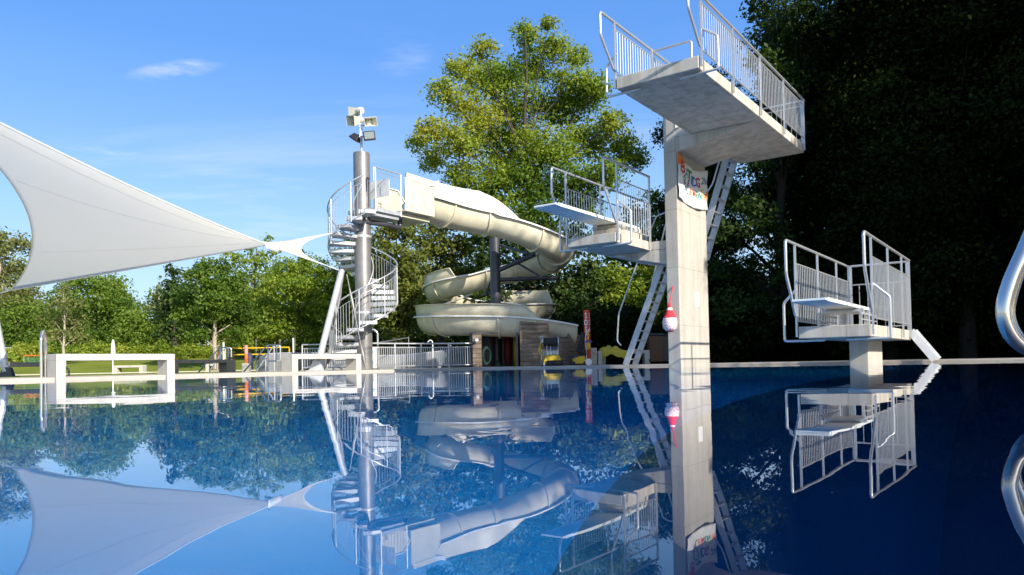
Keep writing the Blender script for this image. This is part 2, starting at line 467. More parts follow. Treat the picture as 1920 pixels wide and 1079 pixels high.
# more cloud low down, nearly none high up
fz = N(n, 'ShaderNodeMapRange'); fz.inputs['From Min'].default_value = 0.12; fz.inputs['From Max'].default_value = 0.36
fz.inputs['To Min'].default_value = 1.0; fz.inputs['To Max'].default_value = 0.12
l.new(sep.outputs['Z'], fz.inputs['Value'])
mlt = N(n, 'ShaderNodeMath', operation='MULTIPLY'); l.new(cr.outputs['Color'], mlt.inputs[0]); l.new(fz.outputs[0], mlt.inputs[1])
tot = mlt
def wisp(d0, e1, e2, la, lb, amt):
    # one separate wisp of cirrus: an elongated patch of sky about direction d0, torn by noise
    global tot
    qs = []
    for e, k in ((e1, la), (e2, lb)):
        v_ = N(n, 'ShaderNodeVectorMath', operation='DOT_PRODUCT'); v_.inputs[1].default_value = tuple(e / k)
        l.new(tc.outputs['Generated'], v_.inputs[0])
        p2 = N(n, 'ShaderNodeMath', operation='POWER'); p2.inputs[1].default_value = 2.0
        ab = N(n, 'ShaderNodeMath', operation='ABSOLUTE'); l.new(v_.outputs['Value'], ab.inputs[0]); l.new(ab.outputs[0], p2.inputs[0]); qs.append(p2)
    ad = N(n, 'ShaderNodeMath', operation='ADD'); l.new(qs[0].outputs[0], ad.inputs[0]); l.new(qs[1].outputs[0], ad.inputs[1])
    mr = N(n, 'ShaderNodeMapRange', interpolation_type='SMOOTHSTEP'); mr.inputs['From Min'].default_value = 1.0; mr.inputs['From Max'].default_value = 0.0
    l.new(ad.outputs[0], mr.inputs['Value'])
    fr_ = N(n, 'ShaderNodeVectorMath', operation='DOT_PRODUCT'); fr_.inputs[1].default_value = tuple(d0); l.new(tc.outputs['Generated'], fr_.inputs[0])
    gt = N(n, 'ShaderNodeMath', operation='GREATER_THAN'); gt.inputs[1].default_value = 0.5; l.new(fr_.outputs['Value'], gt.inputs[0])
    mpw = N(n, 'ShaderNodeMapping'); mpw.inputs['Scale'].default_value = (22, 22, 110); l.new(tc.outputs['Generated'], mpw.inputs['Vector'])
    nw = N(n, 'ShaderNodeTexNoise', Scale=1.0, Detail=6.0, Roughness=0.6); l.new(mpw.outputs[0], nw.inputs['Vector'])
    rw = ramp(n, [(0.35, (0, 0, 0)), (0.68, (amt, amt, amt))]); l.new(nw.outputs['Fac'], rw.inputs['Fac'])
    m1 = N(n, 'ShaderNodeMath', operation='MULTIPLY'); l.new(mr.outputs[0], m1.inputs[0]); l.new(rw.outputs['Color'], m1.inputs[1])
    m2 = N(n, 'ShaderNodeMath', operation='MULTIPLY'); l.new(m1.outputs[0], m2.inputs[0]); l.new(gt.outputs[0], m2.inputs[1])
    mx_ = N(n, 'ShaderNodeMath', operation='MAXIMUM'); l.new(tot.outputs[0], mx_.inputs[0]); l.new(m2.outputs[0], mx_.inputs[1]); tot = mx_
for (xa, ya), (xb, yb_), wd, amt in (((222, 146), (432, 118), 17, 0.42), ((690, 128), (830, 95), 34, 0.15), ((40, 262), (360, 305), 9, 0.25)):
    A_ = (at(xa, ya, 10) - V((0, 0, CAMH))).normalized(); B_ = (at(xb, yb_, 10) - V((0, 0, CAMH))).normalized()
    d0 = ((A_ + B_) / 2).normalized(); e1 = (B_ - A_); ln = e1.length / 2; e1 = (e1 - d0 * e1.dot(d0)).normalized(); e2 = d0.cross(e1)
    wisp(d0, e1, e2, ln, wd / FPX, amt)
mixc = N(n, 'ShaderNodeMixRGB', blend_type='MIX'); l.new(tot.outputs[0], mixc.inputs['Fac'])
hs = N(n, 'ShaderNodeHueSaturation'); hs.inputs['Saturation'].default_value = 1.12; l.new(sky.outputs[0], hs.inputs['Color'])
rg = ramp(n, [(0.0, (3.3, 3.9, 4.6)), (0.06, (3.0, 3.8, 4.7)), (0.18, (2.1, 3.35, 4.8)), (0.29, (1.22, 2.45, 4.7)), (0.39, (0.69, 1.84, 4.65)), (0.7, (0.38, 1.3, 4.0)), (1.0, (0.28, 1.0, 3.4))])
l.new(sep.outputs['Z'], rg.inputs['Fac'])
vd = N(n, 'ShaderNodeVectorMath', operation='DOT_PRODUCT'); vd.inputs[1].default_value = (math.sin(SUN_AZ) * math.cos(SUN_EL), math.cos(SUN_AZ) * math.cos(SUN_EL), math.sin(SUN_EL))
l.new(tc.outputs['Generated'], vd.inputs[0])
sf = N(n, 'ShaderNodeMapRange'); sf.inputs['From Min'].default_value = -0.05; sf.inputs['From Max'].default_value = 0.3; sf.inputs['To Min'].default_value = 0.74; sf.inputs['To Max'].default_value = 0.0
l.new(vd.outputs['Value'], sf.inputs['Value'])
bl_ = N(n, 'ShaderNodeMixRGB', blend_type='MIX', Fac=0.72); l.new(sf.outputs[0], bl_.inputs['Fac']); l.new(hs.outputs[0], bl_.inputs['Color1']); l.new(rg.outputs['Color'], bl_.inputs['Color2'])
l.new(bl_.outputs[0], mixc.inputs['Color1']); mixc.inputs['Color2'].default_value = (4.4, 4.7, 5.0, 1)
l.new(mixc.outputs[0], bg.inputs['Color'])
bg.inputs['Strength'].default_value = 0.142
sl = bpy.data.lights.new('sun', 'SUN'); sl.energy = 4.8; sl.angle = R(0.53); sl.color = (1.0, 0.93, 0.82)
so = bpy.data.objects.new('sun', sl); COL.objects.link(so)
sdir = V((math.sin(SUN_AZ) * math.cos(SUN_EL), math.cos(SUN_AZ) * math.cos(SUN_EL), math.sin(SUN_EL)))
so.rotation_euler = sdir.to_track_quat('Z', 'Y').to_euler(); so.location = sdir * 50
sc.view_settings.view_transform = 'Standard'; sc.view_settings.look = 'None'
sc.view_settings.exposure = 0.62; sc.view_settings.gamma = 1

# ------------------------------------------------------------------ setting: ground, deck, water
def ground_z(s, t, Y):
    return 0
b = MB()
# lawn: flat near the pool, rising gently to the wood on the left
xs = [-400, -160] + list(range(-100, 101, 5)) + [160, 400]
ys = [-60, -20, 0, 10] + list(range(14, 121, 3)) + [160, 300, 700]
def lz(x, y):
    r = max(0.0, y - 41 - max(0, x + 5) * 0.9)
    z = min(0.08 * r, 2.6)
    k = max(0, min(1, (-x + 2) / 12))
    return 0.022 + z * k
# keep the pool basin open: build lawn as a grid and drop vertices that fall in the basin well below
rows = []
for y in ys:
    rw = []
    for x in xs:
        s_, t_ = x * u1.x + y * u1.y, x * u2.x + y * u2.y
        inside = (-30 < s_ < S_BACK + 3.0) and (T_LEFT - 3.0 < t_ < T_RIGHT + 3)
        rw.append(V((x, y, -7.0 if inside else lz(x, y))))
    rows.append(rw)
b.grid(rows)
lawn = struct(b.build('lawn', 'lawn_grass'))
# deck: paved surround, with a face down into the water
b = MB()
def ring(s0, s1, t0, t1, z0, z1):
    P = [st(s0, t0), st(s1, t0), st(s1, t1), st(s0, t1)]
    b.prism([p + V((0, 0, z0)) for p in P], (0, 0, z1 - z0))
W_B, W_L = 4.2, 4.4
ring(-6, S_BACK + W_B, T_LEFT - W_L, T_LEFT, -2.6, DECK)
ring(S_BACK, S_BACK + W_B, T_LEFT, T_RIGHT + 8, -4.6, DECK)
ring(-6, S_BACK, T_RIGHT, T_RIGHT + 8, -4.6, DECK)
ring(-10, -6, T_LEFT - W_L, T_RIGHT + 8, -2.6, DECK)
struct(b.build('pool_deck', 'deck_concrete', smooth=False, bevel=0.012))
SHADE_T = -0.6                                 # shade on the basin's right, painted as a darker, lowered floor
b = MB(); b.prism([st(-6, T_LEFT, -2.6), st(S_BACK, T_LEFT, -2.6), st(S_BACK, SHADE_T - 1.1, -2.6), st(-6, SHADE_T - 1.1, -2.6)], (0, 0, 0.05))
p_ = MB(); p_.prism([st(-6, SHADE_T, -4.5), st(S_BACK, SHADE_T, -4.5), st(S_BACK, T_RIGHT, -4.5), st(-6, T_RIGHT, -4.5)], (0, 0, 0.05))
q_ = MB(); q_.prism([st(-6, SHADE_T - 1.1, -2.6), st(-6, SHADE_T - 1.1, -2.551), st(-6, SHADE_T, -4.451), st(-6, SHADE_T, -4.499)], u1 * (S_BACK + 6))
struct(q_.build('half_shade_slope', 'half_shade_blue', smooth=False))
for s0, s1, t0, t1 in ((-6, S_BACK, T_RIGHT - 0.004, T_RIGHT), (S_BACK - 0.004, S_BACK, SHADE_T, T_RIGHT - 0.004), (-6, -5.996, SHADE_T, T_RIGHT - 0.004)):
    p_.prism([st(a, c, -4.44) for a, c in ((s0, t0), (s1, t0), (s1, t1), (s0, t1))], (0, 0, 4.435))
struct(p_.build('shaded_pool_side', 'shaded_pool_blue', smooth=False))
struct(b.build('pool_floor', 'lit_pool_blue', smooth=False))
b = MB(); e_ = 0.004
for s0, s1, t0, t1 in ((-6, S_BACK, T_LEFT, T_LEFT + e_), (S_BACK - e_, S_BACK, T_LEFT + e_, SHADE_T), (-6, -6 + e_, T_LEFT + e_, SHADE_T)):
    P = [st(s0, t0), st(s1, t0), st(s1, t1), st(s0, t1)]
    b.prism([p + V((0, 0, -2.54)) for p in P], (0, 0, 2.535))
struct(b.build('pool_wall', 'basin_wall_blue', smooth=False))
b = MB()
nx = 24
b.grid([[st(-6 + (S_BACK + 6) * i / nx, T_LEFT + (T_RIGHT - T_LEFT) * j / nx, 0) for j in range(nx + 1)] for i in range(nx + 1)])
struct(b.build('water', 'water'))
# narrow paving line across the lawn beyond the paddling pool
b = MB()
p, q = gx(-60, 27), gx(760, 33)
b.prism([p + V((0, 0, 0.012)), q + V((0, 0, 0.012)), q + V((0, 0.5, 0.012)), p + V((0, 0.5, 0.012))], (0, 0, 0.035))
struct(b.build('path', 'path_paving', smooth=False))

# ------------------------------------------------------------------ railings, ladders
def side_rail(root, side, a0, rf, zd, rh, T, b_end, posts, sub_drop, sp=0.105, bal0=0.03, hoop_out=0.235, name='railing'):
    """side railing of a platform in the tower's own frame; side=-1 left, +1 right"""
    a = a0 + side * 0.035; r = 0.024; zt = zd + rh
    mb = MB()
    P = [V((a, b_end, zt)), V((a, -rf, zt)), V((a, -rf, zt - 0.40 * rh)), V((a, posts[0] - 0.05, zd + 0.13 * rh))]
    mb.tube(P, r, 12, rad=0.07)
    rail = mb.build(name, 'stainless', root, local=True)
    hz = zd - T - 0.035
    mb = MB()
    o = side * hoop_out
    P = [V((a, 0.10, zd + 0.46 * rh)), V((a + o, 0.15, zd + 0.30 * rh)), V((a + o, 0.15, hz)), V((a - side * 0.42, 0.15, hz))]
    mb.tube(P, r * 0.92, 12, rad=0.05); mb.build('grab_hoop', 'stainless', rail, local=True)
    for pb in posts:
        mb = MB(); mb.beam((a, pb, zd - T + 0.03), (a, pb, zt), 0.045, 0.03, (0, 1, 0)); mb.build('post', 'stainless', rail, local=True)
    mb = MB()
    zb, ztop = zd + 0.10, zt - sub_drop
    mb.tube([(a, posts[0], ztop), (a, b_end, ztop)], 0.013, 8)
    mb.tube([(a, posts[0], zb), (a, b_end, zb)], 0.013, 8)
    k = posts[0] + sp
    while k < b_end - 0.03:
        mb.tube([(a, k, zb), (a, k, ztop)], 0.0065, 6, caps=False); k += sp
    mb.build('baluster_panel', 'stainless', rail, local=True)
    return rail
def rear_rail(root, a0, a1, b_, zd, rh, sub_drop, sp=0.11):
    mb = MB(); zt = zd + rh
    mb.tube([(a0, b_, zt), (a1, b_, zt)], 0.022, 12)
    rail = mb.build('rear_railing', 'stainless', root, local=True)
    for a in (a0, a1):
        mb = MB(); mb.beam((a, b_, zd - 0.05), (a, b_, zt), 0.045, 0.03); mb.build('post', 'stainless', rail, local=True)
    mb = MB(); ztop = zt - sub_drop; zb = zd + .1
    mb.tube([(a0, b_, ztop), (a1, b_, ztop)], 0.013, 8); mb.tube([(a0, b_, zb), (a1, b_, zb)], 0.013, 8)
    k = a0 + sp
    while k < a1 - .03:
        mb.tube([(k, b_, zb), (k, b_, ztop)], 0.0075, 6, caps=False); k += sp
    mb.build('baluster_panel', 'stainless', rail, local=True)
def ladder(root, foot, top, wdir, width, n, mat='galvanised', handrail=None):
    foot, top, wd = V(foot), V(top), V(wdir)
    ld = MB()
    ld.beam(foot, foot + (top - foot) * 0.001, 0.001, 0.001)
    fr = MB(); fr.beam(foot, top, 0.035, 0.15, wd)
    fr.beam(foot + wd * width, top + wd * width, 0.035, 0.15, wd)
    lad = fr.build('ladder', mat, root, local=True)
    for i in range(n):
        c = foot + (top - foot) * ((i + 0.6) / n)
        m_ = MB(); m_.box(c + wd * (width / 2), (width - 0.035, 0.11, 0.03), (wd, V((0, 0, 1)).cross(wd), V((0, 0, 1)))); m_.build('rung', mat, lad, local=True)
    if handrail:
        for P in handrail:
            m_ = MB(); m_.tube(P, 0.02, 10, rad=0.08); m_.build('handrail', 'stainless', lad, local=True)
    return lad

# ------------------------------------------------------------------ main diving tower (3 m board + 5 m platform)
tw = thing('diving_tower', 'tall concrete diving tower carrying a high platform and a lower springboard platform', 'diving tower', O5, -AZ)
CA0, CA1, CB0, CB1 = -0.605, -0.322, 3.21, 4.82
b = MB(); b.bb(CA0, CA1, CB0, CB1, -4.4, 6.3)
b.build('column', 'concrete', tw, local=True, smooth=False, bevel=0.015)
H5, T5, W5, L5 = 5.026, 0.205, 1.4825, 6.24
b = MB(); b.bb(0, W5, 0, L5, H5 - T5, H5)
# tapered cantilever under the rear half, rooted in the column
zl, zu = 4.50, H5 - T5 - 0.002
b.prism([(CA1 - 0.002, CB0 + 0.004, zu), (CA1 - 0.002, CB0 + 0.004, zl), (1.36, CB0 + 0.004, zu)], (0, CB1 - CB0 - 0.02, 0))
b.prism([(CA1 - 0.002, CB0 + 0.004, zu + 0.004), (-0.002, CB0 + 0.004, zu + 0.004), (-0.002, CB0 + 0.004, H5 - 0.004), (CA1 - 0.002, CB0 + 0.004, H5 - 0.004)], (0, CB1 - CB0 - 0.02, 0))
b.build('upper_platform', 'slab_concrete', tw, local=True, smooth=False, bevel=0.012)
PO5 = [0.03, 1.52, 3.05, 4.6, 6.15]
side_rail(tw, 1, W5, 0.467, H5, 0.99, T5, 6.2, PO5, 0.12, 0.10, name='upper_railing')
side_rail(tw, -1, 0, 0.467, H5, 0.99, T5, 6.2, PO5, 0.12, 0.10, name='upper_railing')
rear_rail(tw, 0.02, W5 - 0.02, 6.2, H5, 0.99, 0.12)
b = MB(); b.tube([(-0.03, 1.56, H5 + 0.98), (0.74, 1.56, H5 + 0.98), (0.74, 1.56, H5)], 0.022, 12, rad=0.06)
b.build('cross_rail', 'stainless', tw, local=True)
# 3 m platform
A30, A31, B30, B31 = -2.087, -0.973, 1.671, 5.55
H3, T3 = 2.691, 0.19
b = MB(); b.bb(A30, A31, B30, B31, H3 - T3, H3)
zu = H3 - T3 - 0.002
b.prism([(CA0 + 0.002, CB0 + 0.05, zu), (CA0 + 0.002, CB0 + 0.05, 2.17), (A30 + 0.05, CB0 + 0.05, zu)], (0, CB1 - CB0 - 0.08, 0))
b.prism([(A31 + 0.002, CB0 + 0.05, zu + 0.003), (CA0 + 0.002, CB0 + 0.05, zu + 0.003), (CA0 + 0.002, CB0 + 0.05, H3 - 0.003), (A31 + 0.002, CB0 + 0.05, H3 - 0.003)], (0, CB1 - CB0 - 0.08, 0))
b.bb(-1.85, -0.92, B31 + 0.003, 6.15, H3 - T3, H3 - 0.004)
b.build('lower_platform', 'slab_concrete', tw, local=True, smooth=False, bevel=0.012)
O3b = thing('tmp', '', '', O5, -AZ)
def shifted_rail(root, side, a0, rf, zd, rh, T, b0, b_end, posts, sub):
    # rails are built from b=0; shift them to the slab's front
    before = set(bpy.data.objects)
    side_rail(root, side, a0, rf, zd, rh, T, b_end - b0, [p - b0 for p in posts], sub, 0.105, name='lower_railing')
    for o in set(bpy.data.objects) - before:
        for v in o.data.vertices: v.co.y += b0
bpy.data.objects.remove(O3b)
shifted_rail(tw, 1, A31, 0.50, H3, 1.386, T3, B30, 3.2, [B30 + 0.04, B30 + 1.5], 0.33)
shifted_rail(tw, -1, A30, 0.50, H3, 1.386, T3, B30, 5.5, [B30 + 0.04, B30 + 1.5, B30 + 3.0, 5.45], 0.33)
# springboard with its stand
am = (A30 + A31) / 2
b = MB(); b.bb(am - 0.241, am + 0.241, B30 - 1.67, B30 + 1.75, 3.015, 3.05)
b.bb(am - 0.255, am - 0.242, B30 - 1.6, B30 + 1.7, 3.0, 3.06); b.bb(am + 0.242, am + 0.255, B30 - 1.6, B30 + 1.7, 3.0, 3.06)
sb = b.build('springboard', 'board', tw, local=True, smooth=False, bevel=0.004)
b = MB(); b.bb(am - 0.30, am + 0.30, B30 + 0.62, B30 + 1.9, H3, 2.90)
b.tube([(am - 0.36, B30 + 0.75, 2.955), (am + 0.36, B30 + 0.75, 2.955)], 0.055, 14)
b.bb(am - 0.27, am + 0.27, B30 + 1.45, B30 + 1.72, 2.902, 3.013)
b.build('springboard_stand', 'slab_concrete', tw, local=True, smooth=False, bevel=0.01)
# ladders
ladder(tw, (-2.93, 5.75, DECK), (-1.80, 5.75, H3), (0, 1, 0), 0.52, 11,
       handrail=[[(-3.02, 5.70, 0.55), (-3.13, 5.70, 0.66), (-3.07, 5.70, 1.35), (-2.45, 5.70, 2.75), (-1.95, 5.70, 3.75), (-1.7, 5.70, 3.8)],
                 [(-2.72, 6.32, 1.35), (-2.45, 6.32, 2.0), (-1.95, 6.32, 3.75)]])
ladder(tw, (-0.86, 5.60, H3 - 0.1), (-0.06, 5.60, H5 - 0.06), (0, 1, 0), 0.52, 8,
       handrail=[[(-0.95, 5.55, H3 + 0.9), (-0.42, 5.55, 4.3), (-0.20, 5.55, 4.95)]])
# small white notice plate on the column's sunlit side
b = MB(); b.bb(CA1 + 0.001, CA1 + 0.007, 4.02, 4.26, 1.30, 1.62)
b.build('notice_plate', 'white_plastic', tw, local=True, smooth=False)

# hand painted banner on the column
def tl(a, bb_, z): return O5 + u2 * a + u1 * bb_ + V((0, 0, z))
bn = thing('banner', 'white cloth banner with hand painted colourful letters hung on the concrete column', 'banner', tl(CA1 + 0.03, 4.0, 3.6))
def ban(u, v):
    """u 0..1 along the column side, v 0..1 downwards"""
    bb_ = CB0 - 0.01 + 1.66 * u
    top = 4.50 - 0.17 * math.sin(PI * min(1, u * 1.02)) * 1.0 - 0.07 * u
    bot = 3.55 - 0.09 * math.sin(PI * u) - 0.02 * u
    z = top + (bot - top) * v
    a = CA1 + 0.035 + 0.018 * math.sin(9 * u + 2 * v) * (0.3 + v * 0.7) + 0.012 * math.sin(21 * (u - v * 0.6))
    return tl(a, bb_, z)
b = MB(); b.grid([[ban(i / 28, j / 18) for i in range(29)] for j in range(19)])
b.build('cloth', 'white_paint', bn, solid=0.004)
def ban_text(ch, u, v, size, mat, rot=0.0):
    vs, fs = text_mesh(ch, size * 0.86, 0.0015)
    out = []
    for p in vs:
        x = p.x * math.cos(rot) - p.y * math.sin(rot); y = p.x * math.sin(rot) + p.y * math.cos(rot)
        q = ban(u + x / 1.66, v - y / 0.95)
        out.append(q + u2 * (0.008 + p.z))
    mb = MB(); mb.add(out, fs); mb.build('lettering', mat, bn, smooth=False)
for ch, u, v, s_, c in (('B', .14, .22, .40, 'p_red'), ('A', .255, .27, .33, 'p_teal'), ('T', .37, .25, .42, 'p_green'), ('I', .45, .31, .34, 'p_green'),
                        ('D', .53, .33, .36, 'p_blue'), ('G', .645, .32, .40, 'p_red'), ('2', .79, .26, .28, 'p_green'), ('0', .88, .27, .28, 'p_blue'), ('L', .965, .30, .2, 'p_red'),
                        ('D', .21, .43, .17, 'p_green'), ('E', .32, .47, .20, 'p_purple'),
                        ('E', .22, .60, .30, 'p_purple'), ('L', .31, .64, .30, 'p_teal'), ('E', .40, .64, .24, 'p_orange'), ('M', .50, .64, .24, 'p_red'),
                        ('E', .60, .64, .26, 'p_green'), ('N', .69, .65, .26, 'p_teal'), ('T', .77, .58, .30, 'p_yellow'), ('E', .83, .68, .24, 'p_orange'), ('4', .93, .66, .38, 'p_orange')):
    ban_text(ch, u, v, s_, c)
b = MB(); rows = []
for j in range(9):
    v = j / 8 * 0.26
    rows.append([ban((i / 6) * 0.26 * (1 - j / 9), v) + u2 * 0.004 for i in range(7)])
b.grid(rows); b.build('painted_flame', 'p_orange', bn)

# ball net hanging on the column's front
px_a, z0 = -0.475, 0.80
bc = tl(px_a, CB0 - 0.17, 0)
bl = thing('ball_net', 'red and white net bag holding a pale ball hung on the column front', 'net bag', tl(px_a, CB0, 0.9))
b = MB(); prof = [(0.03, 0.74), (0.09, 0.755), (0.135, 0.80), (0.15, 0.87), (0.15, 0.95), (0.135, 1.02), (0.11, 1.055)]
b.lathe(prof, bc, 28); b.build('ball', 'netted_ball', bl)
b = MB(); b.lathe([(0.012, 0.72), (0.06, 0.728), (0.092, 0.745)], bc + V((0, 0, 0.006)), 20); b.build('net_bottom', 'net_red', bl)
b = MB(); b.lathe([(0.138, 1.022), (0.112, 1.06), (0.085, 1.12), (0.06, 1.18)], bc, 24, caps=False)
b.lathe([(0.05, 1.23), (0.03, 1.29), (0.014, 1.36)], bc, 16, caps=False); b.build('net_neck', 'net_red', bl)
b = MB(); b.lathe([(0.061, 1.18), (0.049, 1.232)], bc, 20, caps=False); b.build('net_band', 'white_paint', bl)
b = MB(); b.tube([bc + V((0, 0, 1.34)), bc + u1 * 0.09 + V((0, 0, 1.5)), tl(px_a + 0.015, CB0 - 0.012, 1.69)], 0.012, 8); b.build('cord', 'net_red', bl)

# ------------------------------------------------------------------ low diving platform (1 m board)
lp = thing('low_diving_platform', 'low concrete diving platform with a springboard between tall steel railings', 'diving platform', O1, -AZ)
W1, L1, T1, H1 = 1.1038, 4.1381, 0.20, 0.654
b = MB(); b.bb(0, W1, 0, L1, H1 - T1, H1)
b.build('platform', 'slab_concrete', lp, local=True, smooth=False, bevel=0.012)
b = MB(); b.bb(0.36, 0.685, 2.05, 3.45, -4.4, H1 - T1 + 0.003)
b.build('pedestal', 'concrete', lp, local=True, smooth=False, bevel=0.012)
PO1 = [0.04, 1.52, 3.0, 3.92]
side_rail(lp, 1, W1, 0.495, H1, 1.406, T1, 3.95, PO1, 0.33, 0.112)
side_rail(lp, -1, 0, 0.495, H1, 1.406, T1, 4.12, [0.04, 1.52, 3.0, 4.1], 0.33, 0.112)
rear_rail(lp, 0.02, W1 - 0.02, 4.05, H1, 1.40, 0.40, 0.16)
am = W1 / 2
b = MB(); b.bb(am - 0.241, am + 0.241, -1.487, 1.87, 0.968, 1.001)
b.bb(am - 0.255, am - 0.242, -1.42, 1.83, 0.955, 1.01); b.bb(am + 0.242, am + 0.255, -1.42, 1.83, 0.955, 1.01)
b.build('springboard', 'board', lp, local=True, smooth=False, bevel=0.004)
b = MB()
b.tube([(am - 0.33, 0.72, 0.91), (am + 0.33, 0.72, 0.91)], 0.05, 14)
for a in (am - 0.33, am + 0.33):
    for bb_ in (0.45, 1.05): b.beam((a, bb_, H1), (a, bb_, 0.90), 0.045, 0.045)
    b.beam((a, 0.40, 0.86), (a, 1.75, 0.86), 0.03, 0.03); b.beam((a, 0.40, 0.76), (a, 1.75, 0.76), 0.02, 0.02)
for a in (am - 0.2, am + 0.2):
    for bb_ in (1.55, 1.8): b.beam((a, bb_, H1), (a, bb_, 0.965), 0.05, 0.05)
b.beam((am - 0.24, 1.68, 0.94), (am + 0.24, 1.68, 0.94), 0.3, 0.05)
b.build('springboard_stand', 'galvanised', lp, local=True, smooth=False)
ladder(lp, (W1 + 0.44, 3.99, DECK), (W1 + 0.02, 3.99, H1 - 0.02), (0, 1, 0), 0.42, 3, mat='white_paint')

# ------------------------------------------------------------------ benches along the pool edge
def bench(name, label, c0, L, dep, Hh, th, lw, mat, z0=DECK, group=None, direction=None):
    d = direction if direction else u1
    sd = V((-d.y, d.x, 0))                  # away from the pool
    t_ = tag_root = thing(name, label, 'bench', c0, 0, group)
    c0 = V(c0)
    up = V((0, 0, 1))
    b = MB(); b.box(c0 + d * (L / 2) + sd * (dep / 2) + up * (Hh - th / 2 - c0.z), (L, dep, th), (d, sd, up)); b.build('seat', mat, t_, smooth=False, bevel=0.006)
    for k in (lw / 2, L - lw / 2):
        b = MB(); zb = z0; b.box(c0 + d * k + sd * (dep / 2) + up * ((zb + Hh - th) / 2 - c0.z), (lw, dep, Hh - th - zb - 0.001), (d, sd, up)); b.build('leg', mat, t_, smooth=False, bevel=0.006)
    return t_
e0 = gx(87, 12.5, 0)
bench('concrete_bench', 'pale concrete bench at the pool edge beside the chrome handrail', V((-7.72, 12.55, 0)), 2.1, 0.36, 0.445, 0.115, 0.15, 'bench_concrete', -0.1)
b3 = at(548, 690, 16.56)
bench('concrete_bench', 'pale concrete bench behind the leaning sail mast at the pool edge', V((b3.x, b3.y, 0)), 2.05, 0.38, 0.445, 0.115, 0.16, 'bench_concrete', -0.1)
p = gx(317, 21.3, 0)
bench('concrete_bench', 'dark grey concrete bench with small tubs on top, behind the pool deck', V((p.x, p.y, 0)), 2.15, 0.45, 0.44, 0.105, 0.29, 'dark_concrete', 0.02)
p = gx(-72, 19.0, 0)
bench('concrete_bench', 'dark grey concrete bench at the far left in front of the sail mast foot', V((p.x, p.y, 0)), 2.25, 0.45, 0.43, 0.12, 0.2, 'dark_concrete', 0.02)
for px0, px1, Y, lab in ((213, 267, 38.0, 'small pale concrete bench on the lawn beside the closed white parasol'),
                         (385, 428, 39.0, 'small pale concrete bench on the lawn behind the dark bench')):
    a_, c_ = gx(px0, Y, 0), gx(px1, Y, 0)
    bench('concrete_bench', lab, V((a_.x, a_.y, 0)), (c_.x - a_.x), 0.45, 0.45, 0.12, 0.18, 'bench_concrete', 0.02, direction=V((1, 0, 0)))
# tubs on the dark bench
for px, mat, lab in ((320, 'blue', 'small blue tub on the end of the dark bench'), (325.5, 'jerry', 'small beige tub on the dark bench between blue and yellow ones'), (332, 'yellow', 'small yellow tub on the dark bench')):
    c = gx(px, 21.75, 0.44)
    b = MB(); b.lathe([(0.035, 0), (0.045, 0.06), (0.047, 0.062), (0.047, 0.07), (0.04, 0.072)], c, 16)
    tag(b.build('tub', mat, loc=c), lab, 'tub')

# ------------------------------------------------------------------ chrome pool handrails
hr = thing('pool_handrail', 'tall narrow chrome handrail of the pool ladder on the left edge', 'handrail', gx(81, 12.7, 0))
c = at(77.5, 690, 12.5); c.z = 0
o = V((-0.40, 0.9165, 0))
b = MB()
P = [c + V((0, 0, -0.9)), c + V((0, 0, 0.58)), c + V((0, 0, 0.74)) + o * 0.02, c + V((0, 0, 0.835)) + o * 0.13, c + V((0, 0, 0.835)) + o * 0.27, c + o * 0.40 + V((0, 0, 0.72)), c + o * 0.44 + V((0, 0, 0.5)), c + o * 0.44 + V((0, 0, DECK))]
b.tube(P, 0.025, 14, rad=0.12); b.build('tube', 'chrome', hr)
b = MB(); b.lathe([(0.06, 0), (0.06, 0.012), (0.03, 0.02)], c + o * 0.44 + V((0, 0, DECK)), 16); b.build('base_flange', 'chrome', hr)
h2 = thing('pool_handrail', 'large chrome handrail curving in at the right edge of the view', 'handrail', at(1960, 690, 2.3))
for Y, dx, dy in ((2.0, 0, 0), (2.45, 9, 0)):
    pts = [(2160, 706), (2010, 690), (1940, 662), (1899, 632), (1882, 586), (1894, 530), (1920, 470), (1952, 395), (1990, 300), (2040, 180), (2140, 130)]
    P = [at(x + dx, y + dy * 0, Y) for x, y in pts]
    # smooth through the points
    Q = []
    for i in range(len(P) - 1):
        p0, p1, p2, p3 = P[max(i - 1, 0)], P[i], P[i + 1], P[min(i + 2, len(P) - 1)]
        for k in range(8):
            t = k / 8
            Q.append(0.5 * ((2 * p1) + (p2 - p0) * t + (2 * p0 - 5 * p1 + 4 * p2 - p3) * t * t + (3 * p1 - p0 - 3 * p2 + p3) * t ** 3))
    Q.append(P[-1])
    b = MB(); b.tube(Q, 0.0195, 20); b.build('tube', 'chrome', h2)

# ------------------------------------------------------------------ sun sail and its masts
C1, C4, C3, C2 = at(-900, -250, 6), at(20, 545, 18.3), at(606, 496, 18.9), at(622, 438, 20.3)
Q1, Q2, Q4, Q3 = V((-6.716, 12.773, 3.115)), V((-8.884, 19.106, 2.915)), V((-7.191, 13.458, 3.784)), V((-6.14, 19.206, 3.315))
def bz(a, q, c, t): return a * (1 - t) ** 2 + q * (2 * t * (1 - t)) + c * t * t
def sail_pt(u, v):
    e1, e2 = bz(C1, Q1, C3, u), bz(C4, Q2, C2, u)
    f0, f1 = bz(C1, Q4, C4, v), bz(C3, Q3, C2, v)
    return e1 * (1 - v) + e2 * v + f0 * (1 - u) + f1 * u - (C1 * ((1 - u) * (1 - v)) + C3 * (u * (1 - v)) + C4 * ((1 - u) * v) + C2 * (u * v))
sl_ = thing('sun_sail', 'large white tensioned sun sail spanning over the left side of the pool', 'sun sail', C4)
b = MB(); b.grid([[sail_pt(i / 72, j / 36) for i in range(73)] for j in range(37)])
b.build('fabric', 'sail_fabric', sl_, solid=0.004)
b = MB(); 
